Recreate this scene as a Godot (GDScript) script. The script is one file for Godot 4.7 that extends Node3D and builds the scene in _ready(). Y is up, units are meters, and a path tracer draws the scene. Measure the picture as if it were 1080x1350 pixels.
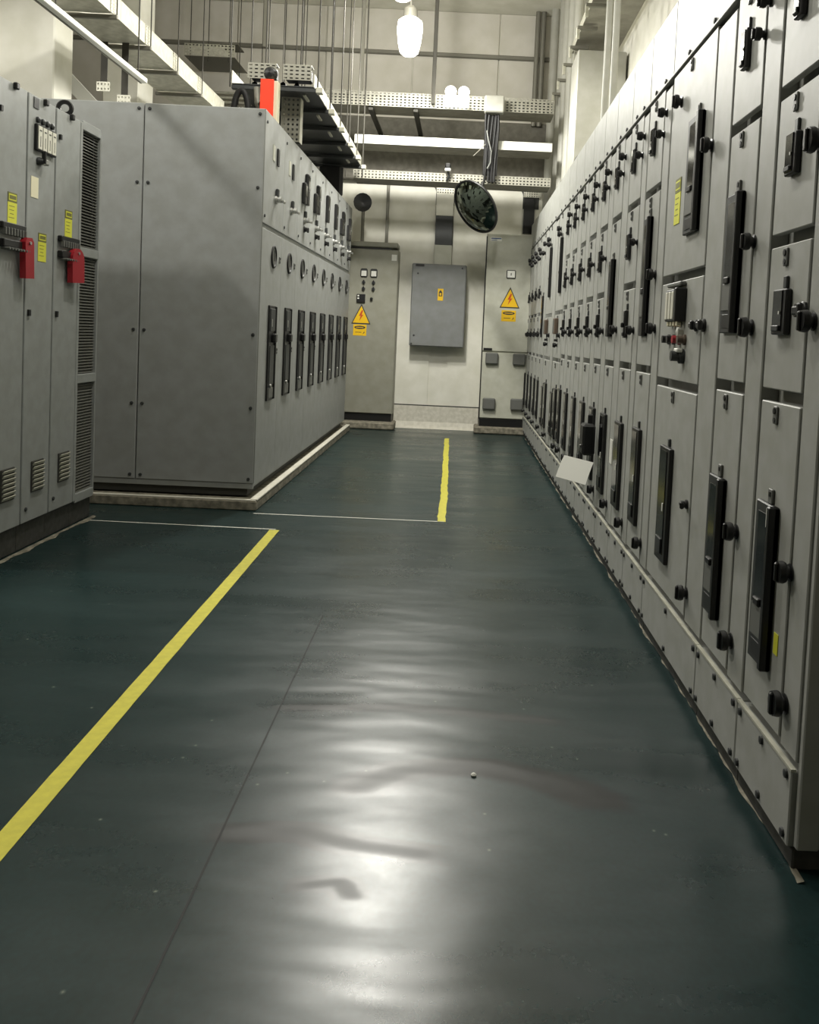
extends Node3D

# ---------------------------------------------------------------- mesh builder
class MB:
	var s := {}
	var t := Transform3D()
	func _arr(m):
		if not s.has(m): s[m] = [PackedVector3Array(), PackedVector3Array()]
		return s[m]
	func trin(a: Vector3, b: Vector3, c: Vector3, na: Vector3, nb: Vector3, nc: Vector3, m) -> void:
		a = t * a; b = t * b; c = t * c
		na = t.basis * na; nb = t.basis * nb; nc = t.basis * nc
		var q = _arr(m)
		if (b - a).cross(c - a).dot(na + nb + nc) > 0.0:
			q[0].append_array(PackedVector3Array([a, c, b])); q[1].append_array(PackedVector3Array([na, nc, nb]))
		else:
			q[0].append_array(PackedVector3Array([a, b, c])); q[1].append_array(PackedVector3Array([na, nb, nc]))
	func tri(a, b, c, n: Vector3, m) -> void:
		trin(a, b, c, n, n, n, m)
	func quad(a, b, c, d, n: Vector3, m) -> void:
		tri(a, b, c, n, m); tri(a, c, d, n, m)
	func box(c: Vector3, z: Vector3, m, ch := 0.0) -> MB:
		var h := z * 0.5
		for ax in 3:
			var u := (ax + 1) % 3
			var v := (ax + 2) % 3
			for sg in [-1.0, 1.0]:
				var p := []
				for k in [[-1, -1], [1, -1], [1, 1], [-1, 1]]:
					var q := Vector3.ZERO
					q[ax] = sg * h[ax]; q[u] = k[0] * (h[u] - ch); q[v] = k[1] * (h[v] - ch)
					p.append(c + q)
				var n := Vector3.ZERO
				n[ax] = sg
				quad(p[0], p[1], p[2], p[3], n, m)
		if ch > 0.0:
			for ax in 3:
				var u := (ax + 1) % 3
				var v := (ax + 2) % 3
				for su in [-1.0, 1.0]:
					for sv in [-1.0, 1.0]:
						var p := []
						for k in [[-1, 0], [1, 0], [1, 1], [-1, 1]]:
							var q := Vector3.ZERO
							q[ax] = k[0] * (h[ax] - ch)
							q[u] = su * (h[u] - (ch if k[1] == 1 else 0.0))
							q[v] = sv * (h[v] - (0.0 if k[1] == 1 else ch))
							p.append(c + q)
						var n := Vector3.ZERO
						n[u] = su; n[v] = sv
						quad(p[0], p[1], p[2], p[3], n.normalized(), m)
			for sx in [-1.0, 1.0]:
				for sy in [-1.0, 1.0]:
					for sz in [-1.0, 1.0]:
						tri(c + Vector3(sx * h.x, sy * (h.y - ch), sz * (h.z - ch)), c + Vector3(sx * (h.x - ch), sy * h.y, sz * (h.z - ch)), c + Vector3(sx * (h.x - ch), sy * (h.y - ch), sz * h.z), Vector3(sx, sy, sz).normalized(), m)
		return self
	# rings of a profile [r, along] round the line p0 + dir * along
	func lathe(p0: Vector3, dir: Vector3, prof: Array, m, seg := 16, smooth := true) -> MB:
		dir = dir.normalized()
		var e1 := dir.cross(Vector3.UP if absf(dir.y) < 0.9 else Vector3.RIGHT).normalized()
		var e2 := dir.cross(e1)
		for i in prof.size() - 1:
			var r0: float = prof[i][0]
			var r1: float = prof[i + 1][0]
			var a0: float = prof[i][1]
			var a1: float = prof[i + 1][1]
			for k in seg:
				var t0 := TAU * k / seg
				var t1 := TAU * (k + 1) / seg
				var d0 := e1 * cos(t0) + e2 * sin(t0)
				var d1 := e1 * cos(t1) + e2 * sin(t1)
				var sl := Vector2(a1 - a0, r0 - r1).normalized()
				var n0 := d0 * sl.x + dir * sl.y
				var n1 := d1 * sl.x + dir * sl.y
				if not smooth:
					n0 = (n0 + n1).normalized(); n1 = n0
				var A := p0 + dir * a0 + d0 * r0
				var B := p0 + dir * a0 + d1 * r0
				var C := p0 + dir * a1 + d1 * r1
				var D := p0 + dir * a1 + d0 * r1
				if r0 > 1e-6: trin(A, B, C, n0, n1, n1, m)
				if r1 > 1e-6: trin(A, C, D, n0, n1, n0, m)
		return self
	func cyl(p0: Vector3, p1: Vector3, r: float, m, seg := 12) -> MB:
		var l := p0.distance_to(p1)
		return lathe(p0, p1 - p0, [[0.0, 0.0], [r, 0.0], [r, l], [0.0, l]], m, seg)
	func tube(path: Array, r: float, m, seg := 8) -> MB:
		var rings := []
		for i in path.size():
			var d: Vector3 = (path[mini(i + 1, path.size() - 1)] - path[maxi(i - 1, 0)]).normalized()
			var e1 := d.cross(Vector3(0.13, 0.97, 0.21)).normalized()
			var e2 := d.cross(e1)
			var ring := []
			for k in seg:
				var a := TAU * k / seg
				ring.append(e1 * cos(a) + e2 * sin(a))
			rings.append(ring)
		for i in path.size() - 1:
			for k in seg:
				var j := (k + 1) % seg
				var A: Vector3 = path[i] + rings[i][k] * r
				var B: Vector3 = path[i] + rings[i][j] * r
				var C: Vector3 = path[i + 1] + rings[i + 1][j] * r
				var D: Vector3 = path[i + 1] + rings[i + 1][k] * r
				trin(A, B, C, rings[i][k], rings[i][j], rings[i + 1][j], m)
				trin(A, C, D, rings[i][k], rings[i + 1][j], rings[i + 1][k], m)
		return self
	# flat polygon (x, y) extruded from z0 to z1
	func prism(pts: PackedVector2Array, z0: float, z1: float, m) -> MB:
		var idx := Geometry2D.triangulate_polygon(pts)
		for i in range(0, idx.size(), 3):
			for zz in [z0, z1]:
				var q := []
				for k in 3: q.append(Vector3(pts[idx[i + k]].x, pts[idx[i + k]].y, zz))
				tri(q[0], q[1], q[2], Vector3(0, 0, 1.0 if zz == z1 else -1.0), m)
		var area := 0.0
		for i in pts.size():
			area += pts[i].cross(pts[(i + 1) % pts.size()])
		for i in pts.size():
			var a := pts[i]
			var b := pts[(i + 1) % pts.size()]
			var n := Vector3(b.y - a.y, a.x - b.x, 0).normalized() * (1.0 if area > 0 else -1.0)
			quad(Vector3(a.x, a.y, z0), Vector3(b.x, b.y, z0), Vector3(b.x, b.y, z1), Vector3(a.x, a.y, z1), n, m)
		return self
	# plate with real holes: bars across axes u and v
	func perforated(c: Vector3, u: int, v: int, lu: float, lv: float, nu: int, nv: int, th: float, m, fu := 0.5, fv := 0.5) -> MB:
		var pu := lu / nu
		var pv := lv / nv
		for i in nu + 1:
			var w := pu * (1.0 - fu)
			var z := Vector3(th, th, th)
			z[u] = w if i > 0 and i < nu else w * 0.5
			z[v] = lv
			var q := Vector3.ZERO
			q[u] = -lu / 2 + i * pu + (w * 0.25 if i == 0 else (-w * 0.25 if i == nu else 0.0))
			box(c + q, z, m)
		for i in nv + 1:
			var w := pv * (1.0 - fv)
			var z := Vector3(th, th, th)
			z[v] = w if i > 0 and i < nv else w * 0.5
			z[u] = lu
			var q := Vector3.ZERO
			q[v] = -lv / 2 + i * pv + (w * 0.25 if i == 0 else (-w * 0.25 if i == nv else 0.0))
			var wn := 3 - u - v
			z[wn] = th * 0.94
			box(c + q, z, m)
		return self
	func mesh() -> ArrayMesh:
		var am := ArrayMesh.new()
		for m in s:
			var a := []
			a.resize(Mesh.ARRAY_MAX)
			a[Mesh.ARRAY_VERTEX] = s[m][0]
			a[Mesh.ARRAY_NORMAL] = s[m][1]
			am.add_surface_from_arrays(Mesh.PRIMITIVE_TRIANGLES, a)
			am.surface_set_material(am.get_surface_count() - 1, m)
		return am

# ---------------------------------------------------------------- scene helpers
var taken := {}
var M := {}
var cache := {}
var rng := RandomNumberGenerator.new()
const H := 1.15
const RX := 0.78       # face of the right-hand switchgear
const BX := -1.268     # face of the block of cubicles
const LX := -2.09      # face of the left cabinets
const CEIL := 4.95
const FAR := -11.0

func numbered(n: String) -> String:
	if not taken.has(n):
		taken[n] = 0
		return n
	taken[n] += 1
	return "%s_%03d" % [n, taken[n]]

func meta(o: Node, label: String, category: String, group := "") -> void:
	o.set_meta("label", label); o.set_meta("category", category)
	if group: o.set_meta("group", group)

func thing(n: String, label: String, category: String, at: Vector3, group := "") -> Node3D:
	var o := Node3D.new()
	o.name = numbered(n)
	add_child(o)
	o.position = at
	meta(o, label, category, group)
	return o

func setting(n: String, at: Vector3) -> Node3D:
	var o := Node3D.new()
	o.name = n
	add_child(o)
	o.position = at
	o.set_meta("kind", "structure")
	return o

func wp(o: Node) -> Vector3:
	var p := Vector3.ZERO
	while o != self:
		p += (o as Node3D).position
		o = o.get_parent()
	return p

# a part whose mesh has its own axes; at is a world position
func part(parent: Node, n: String, mesh: Mesh, at: Vector3, rot := Vector3.ZERO, label := "") -> MeshInstance3D:
	var o := MeshInstance3D.new()
	o.mesh = mesh
	o.name = n
	parent.add_child(o, true)
	o.position = at - wp(parent)
	o.rotation = rot
	if label: o.set_meta("label", label)
	return o

# a part built in world coordinates
func wpart(parent: Node, n: String, mb: MB, label := "") -> MeshInstance3D:
	return part(parent, n, mb.mesh(), Vector3.ZERO, Vector3.ZERO, label)

func bx(parent: Node, n: String, c: Vector3, z: Vector3, m, ch := 0.0, label := "") -> MeshInstance3D:
	var key := ["bx", z.snapped(Vector3.ONE * 0.0005), m, ch]
	if not cache.has(key): cache[key] = MB.new().box(Vector3.ZERO, z, m, ch).mesh()
	return part(parent, n, cache[key], c, Vector3.ZERO, label)

func sbox(n: String, lo: Vector3, hi: Vector3, m, ch := 0.0) -> MeshInstance3D:
	var o := MeshInstance3D.new()
	o.mesh = MB.new().box(Vector3.ZERO, hi - lo, m, ch).mesh()
	o.name = n
	add_child(o)
	o.position = (lo + hi) / 2
	o.set_meta("kind", "structure")
	return o

func single(n: String, mb: MB, at: Vector3, label: String, category: String, group := "", rot := Vector3.ZERO) -> MeshInstance3D:
	var o := MeshInstance3D.new()
	o.mesh = mb.mesh()
	o.name = numbered(n)
	add_child(o)
	o.position = at
	o.rotation = rot
	meta(o, label, category, group)
	return o

func noise_tex(freq: float, lo: Color, hi: Color, sd: int, size := 512, normal := 0.0) -> NoiseTexture2D:
	var n := FastNoiseLite.new()
	n.seed = sd
	n.frequency = freq
	n.fractal_octaves = 5
	var t := NoiseTexture2D.new()
	t.width = size; t.height = size; t.seamless = true
	t.noise = n
	if normal > 0.0:
		t.as_normal_map = true
		t.bump_strength = normal
	else:
		var g := Gradient.new()
		g.set_color(0, lo); g.set_color(1, hi)
		g.set_offset(0, 0.2); g.set_offset(1, 0.8)
		t.color_ramp = g
	return t

func mat(n: String, c: Color, rough := 0.5, metal := 0.0, var_amt := 0.0, scale := Vector3.ONE, spec := 0.5) -> StandardMaterial3D:
	var m := StandardMaterial3D.new()
	m.resource_name = n
	m.albedo_color = c
	m.roughness = rough
	m.metallic = metal
	m.metallic_specular = spec
	if var_amt > 0.0:
		var k := 1.0 - var_amt
		m.albedo_texture = noise_tex(0.012, Color(k, k, k * 0.985), Color.WHITE, n.hash() % 1000)
		m.uv1_triplanar = true
		m.uv1_world_triplanar = true
		m.uv1_scale = scale
	M[n] = m
	return m

func c8(r: int, g: int, b: int) -> Color:
	return Color(r / 255.0, g / 255.0, b / 255.0)

func glow(n: String, c: Color, e: float) -> StandardMaterial3D:
	var m := mat(n, Color(0.9, 0.9, 0.88), 0.4)
	m.emission_enabled = true
	m.emission = c
	m.emission_energy_multiplier = e
	return m

# ---------------------------------------------------------------- _ready
func _ready() -> void:
	rng.seed = 11
	camera_and_light()
	materials()
	room()
	right_row()
	cubicle_block()
	left_cabinets()
	far_end()
	overhead()
	lamps()
	floor_marks()

const LAMP_Y := 4.12
const WARM := Color(1.0, 0.99, 0.955)

func camera_and_light() -> void:
	var f := 1200.0
	var cam := Camera3D.new()
	cam.name = "camera"
	add_child(cam)
	var near := 0.05
	cam.set_frustum(1350.0 / f * near, Vector2((540.0 - 614.0) / f, (508.0 - 675.0) / f) * near, near, 60.0)
	cam.basis = Basis(Vector3.UP, -0.0075) * Basis(Vector3.RIGHT, -0.0553) * Basis(Vector3.BACK, 0.046)
	cam.position = Vector3(0, H, 0)
	cam.current = true
	var we := WorldEnvironment.new()
	we.name = "world_environment"
	var e := Environment.new()
	e.background_mode = Environment.BG_COLOR
	e.background_color = Color(0, 0, 0)
	e.tonemap_mode = Environment.TONE_MAPPER_LINEAR
	e.tonemap_exposure = 1.0
	e.sdfgi_enabled = true
	e.ssao_enabled = true
	e.ssil_enabled = true
	we.environment = e
	add_child(we)

func materials() -> void:
	mat("paint", c8(166, 167, 163), 0.5, 0.0, 0.05, Vector3.ONE * 1.3)
	mat("paint_block", c8(158, 160, 159), 0.48, 0.0, 0.05, Vector3.ONE * 1.1)
	mat("paint_left", c8(152, 155, 154), 0.5, 0.0, 0.05, Vector3.ONE * 1.6)
	mat("paint_pale", c8(196, 196, 183), 0.45, 0.0, 0.05, Vector3.ONE)
	mat("concrete_grey", c8(112, 109, 101), 0.85, 0.0, 0.12, Vector3.ONE * 1.5)  # wall tone with the shade of the trays put in
	mat("paint_far_left", c8(146, 145, 132), 0.5, 0.0, 0.05, Vector3.ONE)
	mat("paint_box", c8(128, 130, 130), 0.45, 0.0, 0.05, Vector3.ONE)
	mat("seam", c8(60, 60, 55), 0.7)
	mat("joint", c8(16, 18, 18), 0.7)
	mat("black", c8(22, 22, 22), 0.4)
	mat("black_gloss", c8(10, 11, 12), 0.12)
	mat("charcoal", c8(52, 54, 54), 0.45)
	mat("slat_grey", c8(104, 104, 98), 0.5)
	mat("mid_grey", c8(105, 106, 102), 0.5)
	mat("steel", c8(190, 190, 186), 0.3, 0.9)
	mat("zinc", c8(206, 204, 190), 0.42, 0.25, 0.1, Vector3.ONE * 2.0)
	mat("zinc_dark", c8(120, 118, 108), 0.5, 0.2)
	mat("rod_steel", c8(58, 56, 49), 0.7)
	mat("white", c8(226, 226, 218), 0.5)
	mat("riser_grey", c8(172, 171, 163), 0.5, 0.0, 0.05, Vector3.ONE)
	mat("tray_rail", c8(158, 156, 145), 0.5, 0.1, 0.06, Vector3.ONE * 2.0)
	mat("tray_white", c8(196, 196, 188), 0.5)
	mat("print_olive", c8(116, 116, 58), 0.6)
	mat("white_wall", c8(226, 224, 213), 0.6, 0.0, 0.05, Vector3.ONE * 0.5)
	mat("beige_wall", c8(212, 208, 199), 0.75, 0.0, 0.05, Vector3.ONE * 0.4)
	mat("ceiling_white", c8(222, 220, 208), 0.8, 0.0, 0.06, Vector3.ONE * 0.5)
	mat("concrete", c8(150, 144, 128), 0.85, 0.0, 0.3, Vector3.ONE * 2.5)
	mat("concrete_pale", c8(212, 208, 196), 0.8, 0.0, 0.08, Vector3.ONE * 2.5)
	mat("plinth_dark", c8(70, 70, 66), 0.7, 0.0, 0.2, Vector3.ONE * 3.0)
	mat("yellow", c8(206, 198, 66), 0.5, 0.0, 0.06, Vector3.ONE * 4.0)
	mat("label_yellow", c8(222, 222, 70), 0.5)
	mat("sign_yellow", c8(236, 190, 30), 0.4)
	mat("bolt_red", c8(196, 74, 30), 0.5)
	mat("red", c8(158, 28, 40), 0.45)
	mat("orange_red", c8(255, 62, 28), 0.5)
	mat("cream", c8(232, 226, 196), 0.5)
	mat("brown", c8(92, 78, 66), 0.5)
	mat("blue", c8(60, 84, 140), 0.5)
	mat("line_white", c8(206, 206, 196), 0.6)
	mat("meter_face", c8(222, 220, 206), 0.35)
	mat("cable_black", c8(9, 9, 9), 0.6)
	mat("tray_metal", c8(150, 147, 136), 0.6, 0.0, 0.1, Vector3.ONE)
	mat("mirror", c8(108, 116, 106), 0.05, 1.0)
	glow("lamp_glow", WARM, 5.0)
	glow("flood_glow", Color(1, 0.99, 0.95), 9.0)

# ---------------------------------------------------------------- room
func floor_textures() -> Array:
	var w := 1024
	var h := 2048
	var a := FastNoiseLite.new()
	a.seed = 3; a.frequency = 0.006; a.fractal_octaves = 5
	var b := FastNoiseLite.new()
	b.seed = 8; b.frequency = 0.02; b.fractal_octaves = 4
	# streaks run across the aisle: the picture is stretched along x
	var big := a.get_image(w, h).get_data()
	var st := b.get_image(w / 4, h, false, false, false)
	st.resize(w, h, Image.INTERPOLATE_CUBIC)
	var str_d := st.get_data()
	var fine := FastNoiseLite.new()
	fine.seed = 21; fine.frequency = 0.35; fine.fractal_octaves = 2
	var fd := fine.get_image(w, h).get_data()
	seed(4)
	var alb := PackedByteArray()
	alb.resize(w * h * 3)
	var rgh := PackedByteArray()
	rgh.resize(w * h)
	for i in w * h:
		var v := big[i] / 255.0
		var s := str_d[i] / 255.0
		var g := fd[i] / 255.0
		var k := 0.86 + 0.1 * (v - 0.5) + 0.1 * (s - 0.5) + 0.24 * (g - 0.5) + randf_range(-0.04, 0.04)
		alb[i * 3] = clampi(int(29.0 * k + 3.0 * (1.0 - v)), 0, 255)
		alb[i * 3 + 1] = clampi(int(52.0 * k), 0, 255)
		alb[i * 3 + 2] = clampi(int(52.0 * k), 0, 255)
		rgh[i] = clampi(int(255.0 * (0.3 + 0.14 * (s - 0.5) + 0.1 * (v - 0.5) + randf_range(-0.01, 0.01))), 20, 255)
	var im := Image.create_from_data(w, h, false, Image.FORMAT_RGB8, alb)
	var rm := Image.create_from_data(w, h, false, Image.FORMAT_L8, rgh)
	# pale specks of grit
	var r2 := RandomNumberGenerator.new()
	r2.seed = 5
	for i in 900:
		var p := Vector2i(r2.randi_range(0, w - 1), r2.randi_range(0, h - 1))
		im.set_pixelv(p, Color(0.55, 0.56, 0.5))
	# dark rubbed scuffs and the sheet joint: [x, z] polylines in metres
	var scuffs := [
		[[Vector2(-0.48, -2.0), Vector2(-0.32, -2.03), Vector2(-0.2, -1.98), Vector2(-0.02, -1.95)], 5, 0.5],
		[[Vector2(-0.22, -2.22), Vector2(-0.1, -2.34), Vector2(0.1, -2.38), Vector2(0.3, -2.3), Vector2(0.42, -2.2)], 6, 0.6],
		[[Vector2(-0.28, -1.82), Vector2(-0.2, -1.84), Vector2(-0.17, -1.79)], 3, 0.55],
		[[Vector2(-0.5, -2.7), Vector2(-0.1, -2.74), Vector2(0.35, -2.68)], 4, 0.75],
	]
	for sc in scuffs:
		var pts: Array = sc[0]
		for i in pts.size() - 1:
			for k in 60:
				var q: Vector2 = pts[i].lerp(pts[i + 1], k / 60.0)
				var c := Vector2((q.x + 5.0) / 6.4 * w, (q.y + 11.0) / 15.0 * h)
				var rad: int = sc[1]
				for dy in range(-rad, rad + 1):
					for dx in range(-rad * 2, rad * 2 + 1):
						var wt := exp(-(dx * dx / (rad * rad * 1.6) + dy * dy / (rad * rad * 0.3))) * r2.randf_range(0.08, 0.2)
						var px := Vector2i(clampi(int(c.x) + dx, 0, w - 1), clampi(int(c.y) + dy, 0, h - 1))
						im.set_pixelv(px, im.get_pixelv(px).lerp(Color(0.07, 0.085, 0.08), wt))
						var ro := rm.get_pixelv(px).r
						ro = lerpf(ro, 0.42, wt)
						rm.set_pixelv(px, Color(ro, ro, ro))
	# slow waves of the laid sheet, longer across the aisle than along it
	var nw := 256
	var nh := 1024
	var wv := FastNoiseLite.new()
	wv.seed = 19; wv.frequency = 0.02; wv.fractal_octaves = 4; wv.fractal_gain = 0.55
	var hts := PackedFloat32Array()
	hts.resize(nw * nh)
	for yy in nh:
		for xx in nw:
			hts[yy * nw + xx] = wv.get_noise_2d(xx * 0.9, yy * 1.6)
	var nd := PackedFloat32Array()
	nd.resize(nw * nh * 3)
	for yy in nh:
		for xx in nw:
			var gx := hts[yy * nw + mini(xx + 1, nw - 1)] - hts[yy * nw + maxi(xx - 1, 0)]
			var gz := hts[mini(yy + 1, nh - 1) * nw + xx] - hts[maxi(yy - 1, 0) * nw + xx]
			var n := Vector3(-gx * 0.08, gz * 0.13, 1.0).normalized()
			var i := (yy * nw + xx) * 3
			nd[i] = n.x * 0.5 + 0.5
			nd[i + 1] = n.y * 0.5 + 0.5
			nd[i + 2] = n.z * 0.5 + 0.5
	var nm := Image.create_from_data(nw, nh, false, Image.FORMAT_RGBF, nd.to_byte_array())
	return [ImageTexture.create_from_image(im), ImageTexture.create_from_image(rm), ImageTexture.create_from_image(nm)]

func room() -> void:
	# floor: one slab with its own UVs over x -5..1.4, z -11..4
	var fm := StandardMaterial3D.new()
	var tx := floor_textures()
	fm.resource_name = "floor_vinyl"
	fm.albedo_texture = tx[0]
	fm.roughness_texture = tx[1]
	fm.roughness_texture_channel = BaseMaterial3D.TEXTURE_CHANNEL_RED
	fm.roughness = 1.0
	fm.metallic_specular = 0.46
	fm.normal_enabled = true
	fm.normal_texture = tx[2]
	fm.normal_scale = 1.0
	var st := SurfaceTool.new()
	st.begin(Mesh.PRIMITIVE_TRIANGLES)
	var P := [Vector3(-5, 0, -11), Vector3(1.4, 0, -11), Vector3(1.4, 0, 4), Vector3(-5, 0, 4)]
	var U := [Vector2(0, 0), Vector2(1, 0), Vector2(1, 1), Vector2(0, 1)]
	for k in [0, 1, 2, 0, 2, 3]:
		st.set_normal(Vector3.UP)
		st.set_uv(U[k])
		st.add_vertex(P[k])
	var fl := MeshInstance3D.new()
	var am := st.commit()
	am.surface_set_material(0, fm)
	fl.mesh = am
	fl.name = "floor"
	add_child(fl)
	fl.set_meta("kind", "structure")
	bx(fl, "slab", Vector3(-1.8, -0.11, -3.5), Vector3(6.4, 0.2, 15.0), M.concrete)
	sbox("ceiling", Vector3(-5.2, CEIL, -11.2), Vector3(1.6, CEIL + 0.2, 4.2), M.ceiling_white)
	var wb := sbox("wall_back", Vector3(-5.2, -0.2, FAR - 0.2), Vector3(1.6, CEIL, FAR), M.white_wall)
	# cladding sheets of the upper far wall, seen one by one above the cable trays
	var xs := [-5.0, -3.9, -2.8, -1.75, -0.72, 0.3, 1.4]
	for r in [[3.68, 4.42], [4.46, CEIL]]:
		for i in xs.size() - 1:
			bx(wb, "wall_panel", Vector3((xs[i] + xs[i + 1]) / 2, (r[0] + r[1]) / 2, FAR + 0.012), Vector3(xs[i + 1] - xs[i] - 0.015, r[1] - r[0] - 0.005, 0.024), M.beige_wall, 0.004)
	bx(wb, "tray_shade_band", Vector3(-1.8, 3.3, FAR + 0.06), Vector3(6.4, 0.74, 0.12), M.concrete_grey, 0.012)  # tray shade on the far wall, put in as a dark grey band
	bx(wb, "rail", Vector3(-1.8, 4.44, FAR + 0.02), Vector3(6.4, 0.05, 0.07), M.zinc_dark, 0.01)
	sbox("wall_left", Vector3(-5.2, -0.2, -11.2), Vector3(-5.0, CEIL, 4.2), M.concrete)
	sbox("wall_right", Vector3(1.4, -0.2, -11.2), Vector3(1.6, CEIL, 4.2), M.white_wall)
	sbox("wall_front", Vector3(-5.2, -0.2, 4.0), Vector3(1.6, CEIL, 4.2), M.concrete)
	# ceiling beams
	var ce := get_node("ceiling")
	for z in [-9.2, -5.6, -2.0, 1.6]:
		bx(ce, "beam", Vector3(-1.8, CEIL - 0.02, z), Vector3(6.4, 0.04, 0.35), M.ceiling_white, 0.01)
	# skirting under the groove of the far wall, plinths of the cabinets
	var mb := MB.new()
	var prof := [Vector2(FAR, 0.0), Vector2(FAR + 0.09, 0.0), Vector2(FAR + 0.06, 0.03), Vector2(FAR + 0.035, 0.08), Vector2(FAR + 0.03, 0.27), Vector2(FAR, 0.275)]
	for i in prof.size() - 1:
		var a: Vector2 = prof[i]
		var b: Vector2 = prof[i + 1]
		var n := Vector3(0, b.x - a.x, -(b.y - a.y)).normalized()
		if n.z < 0 or (absf(n.z) < 0.01 and n.y < 0): n = -n
		mb.quad(Vector3(-0.78, a.y, a.x), Vector3(0.25, a.y, a.x), Vector3(0.25, b.y, b.x), Vector3(-0.78, b.y, b.x), n, M.concrete_pale)
	mb.box(Vector3(-0.26, 0.277, FAR + 0.024), Vector3(1.04, 0.014, 0.008), M.seam)
	var sk := wpart(self, "baseboard_back", mb)
	sk.set_meta("kind", "structure")
	sbox("trim_1", Vector3(-1.5, 0, FAR), Vector3(-0.74, 0.085, -10.55), M.concrete, 0.015)
	sbox("trim_2", Vector3(0.2, 0, FAR), Vector3(0.83, 0.085, -10.62), M.concrete, 0.015)
	# kerb under the block of cubicles: concrete core with a pale cap strip
	var kb := sbox("trim_3", Vector3(-2.75, 0, -10.35), Vector3(-1.222, 0.06, -5.6), M.concrete, 0.006)
	bx(kb, "kerb_strip", Vector3(-1.243, 0.065, -7.98), Vector3(0.046, 0.012, 4.72), M.concrete_pale, 0.003)
	bx(kb, "kerb_strip", Vector3(-1.98, 0.063, -5.62), Vector3(1.5, 0.007, 0.03), M.concrete_pale, 0.002)
	ragged("trim_4", [Vector2(0.795, -10.5), Vector2(0.795, -1.9)], 0.012, 0.012, 31)
	ragged("trim_5", [Vector2(-2.09, -5.25), Vector2(-2.09, -3.9)], -0.02, 0.02, 47)

# a ragged line of old mortar at the foot of the cabinets
func ragged(n: String, ends: Array, side: float, amp: float, sd: int) -> void:
	var r := RandomNumberGenerator.new()
	r.seed = sd
	var nn := FastNoiseLite.new()
	nn.seed = sd; nn.frequency = 1.8; nn.fractal_octaves = 4
	var mb := MB.new()
	var cnt := 700
	var L: float = ends[0].distance_to(ends[1])
	var sg := -1.0 if side > 0 else 1.0
	var prev := 0.0
	for i in cnt + 1:
		var p: Vector2 = ends[0].lerp(ends[1], float(i) / cnt)
		var wv := absf(side) + amp * maxf(-0.6, nn.get_noise_1d(i * L / cnt * 2.2) * 1.3)
		wv = maxf(wv, 0.002)
		if i > 0:
			var q: Vector2 = ends[0].lerp(ends[1], float(i - 1) / cnt)
			mb.quad(Vector3(q.x, 0.006, q.y), Vector3(p.x, 0.006, p.y), Vector3(p.x + sg * wv, 0.0015, p.y), Vector3(q.x + sg * prev, 0.0015, q.y), Vector3.UP, M.concrete)
		prev = wv
	var o := wpart(self, n, mb)
	o.set_meta("kind", "structure")

# ---------------------------------------------------------------- devices (local axes: x right, y up, z out of the panel)
func breaker(w: float, h: float) -> Mesh:
	var k := ["brk", snappedf(w, 0.01), snappedf(h, 0.02)]
	if cache.has(k): return cache[k]
	var b := MB.new()
	b.box(Vector3(0, 0, 0.007), Vector3(w, h, 0.014), M.charcoal, 0.003)
	b.box(Vector3(-w * 0.06, h * 0.17, 0.0145), Vector3(w * 0.5, h * 0.54, 0.004), M.black_gloss, 0.001)
	b.box(Vector3(-w * 0.06, -h * 0.24, 0.0145), Vector3(w * 0.62, h * 0.2, 0.006), M.mid_grey, 0.002)
	b.box(Vector3(-w * 0.06, -h * 0.415, 0.0145), Vector3(w * 0.5, h * 0.1, 0.003), M.black, 0.001)
	b.box(Vector3(w * 0.42, 0, 0.013), Vector3(w * 0.16, h, 0.026), M.black, 0.003)
	b.box(Vector3(-w * 0.06, -h * 0.12, 0.018), Vector3(w * 0.3, h * 0.05, 0.01), M.black, 0.003)
	b.box(Vector3(w * 0.2, h * 0.42, 0.0155), Vector3(w * 0.12, h * 0.12, 0.003), M.white)
	b.box(Vector3(w * 0.08, h / 2 + 0.019, 0.004), Vector3(0.028, 0.036, 0.008), M.mid_grey, 0.002)
	b.box(Vector3(w * 0.08, h / 2 + 0.024, 0.008), Vector3(0.012, 0.012, 0.004), M.black)
	cache[k] = b.mesh()
	return cache[k]

func plain_breaker(w: float, h: float) -> Mesh:
	var k := ["pbrk", snappedf(w, 0.01), snappedf(h, 0.02)]
	if cache.has(k): return cache[k]
	var b := MB.new()
	b.box(Vector3(0, 0, 0.008), Vector3(w, h, 0.016), M.black, 0.003)
	b.box(Vector3(-w * 0.05, h * 0.02, 0.0165), Vector3(w * 0.66, h * 0.9, 0.004), M.black_gloss, 0.001)
	b.box(Vector3(w * 0.16, -h * 0.02, 0.019), Vector3(w * 0.08, h * 0.07, 0.003), M.white)
	b.box(Vector3(-w * 0.05, -h * 0.36, 0.02), Vector3(w * 0.5, h * 0.13, 0.006), M.charcoal, 0.002)
	b.box(Vector3(w * 0.1, h / 2 + 0.017, 0.004), Vector3(0.022, 0.03, 0.008), M.charcoal, 0.002)
	cache[k] = b.mesh()
	return cache[k]

func knob(r: float) -> Mesh:
	var k := ["knob", snappedf(r, 0.002)]
	if cache.has(k): return cache[k]
	var b := MB.new()
	b.lathe(Vector3.ZERO, Vector3.BACK, [[r * 0.8, 0.0], [r * 0.8, 0.003], [r * 0.55, 0.005], [r * 0.55, 0.01], [r * 0.92, 0.013], [r, 0.018], [r * 0.94, 0.03], [0.0, 0.031]], M.black, 14)
	b.box(Vector3(0, 0, 0.033), Vector3(r * 0.5, r * 1.7, 0.009), M.black, 0.003)
	cache[k] = b.mesh()
	return cache[k]

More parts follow.
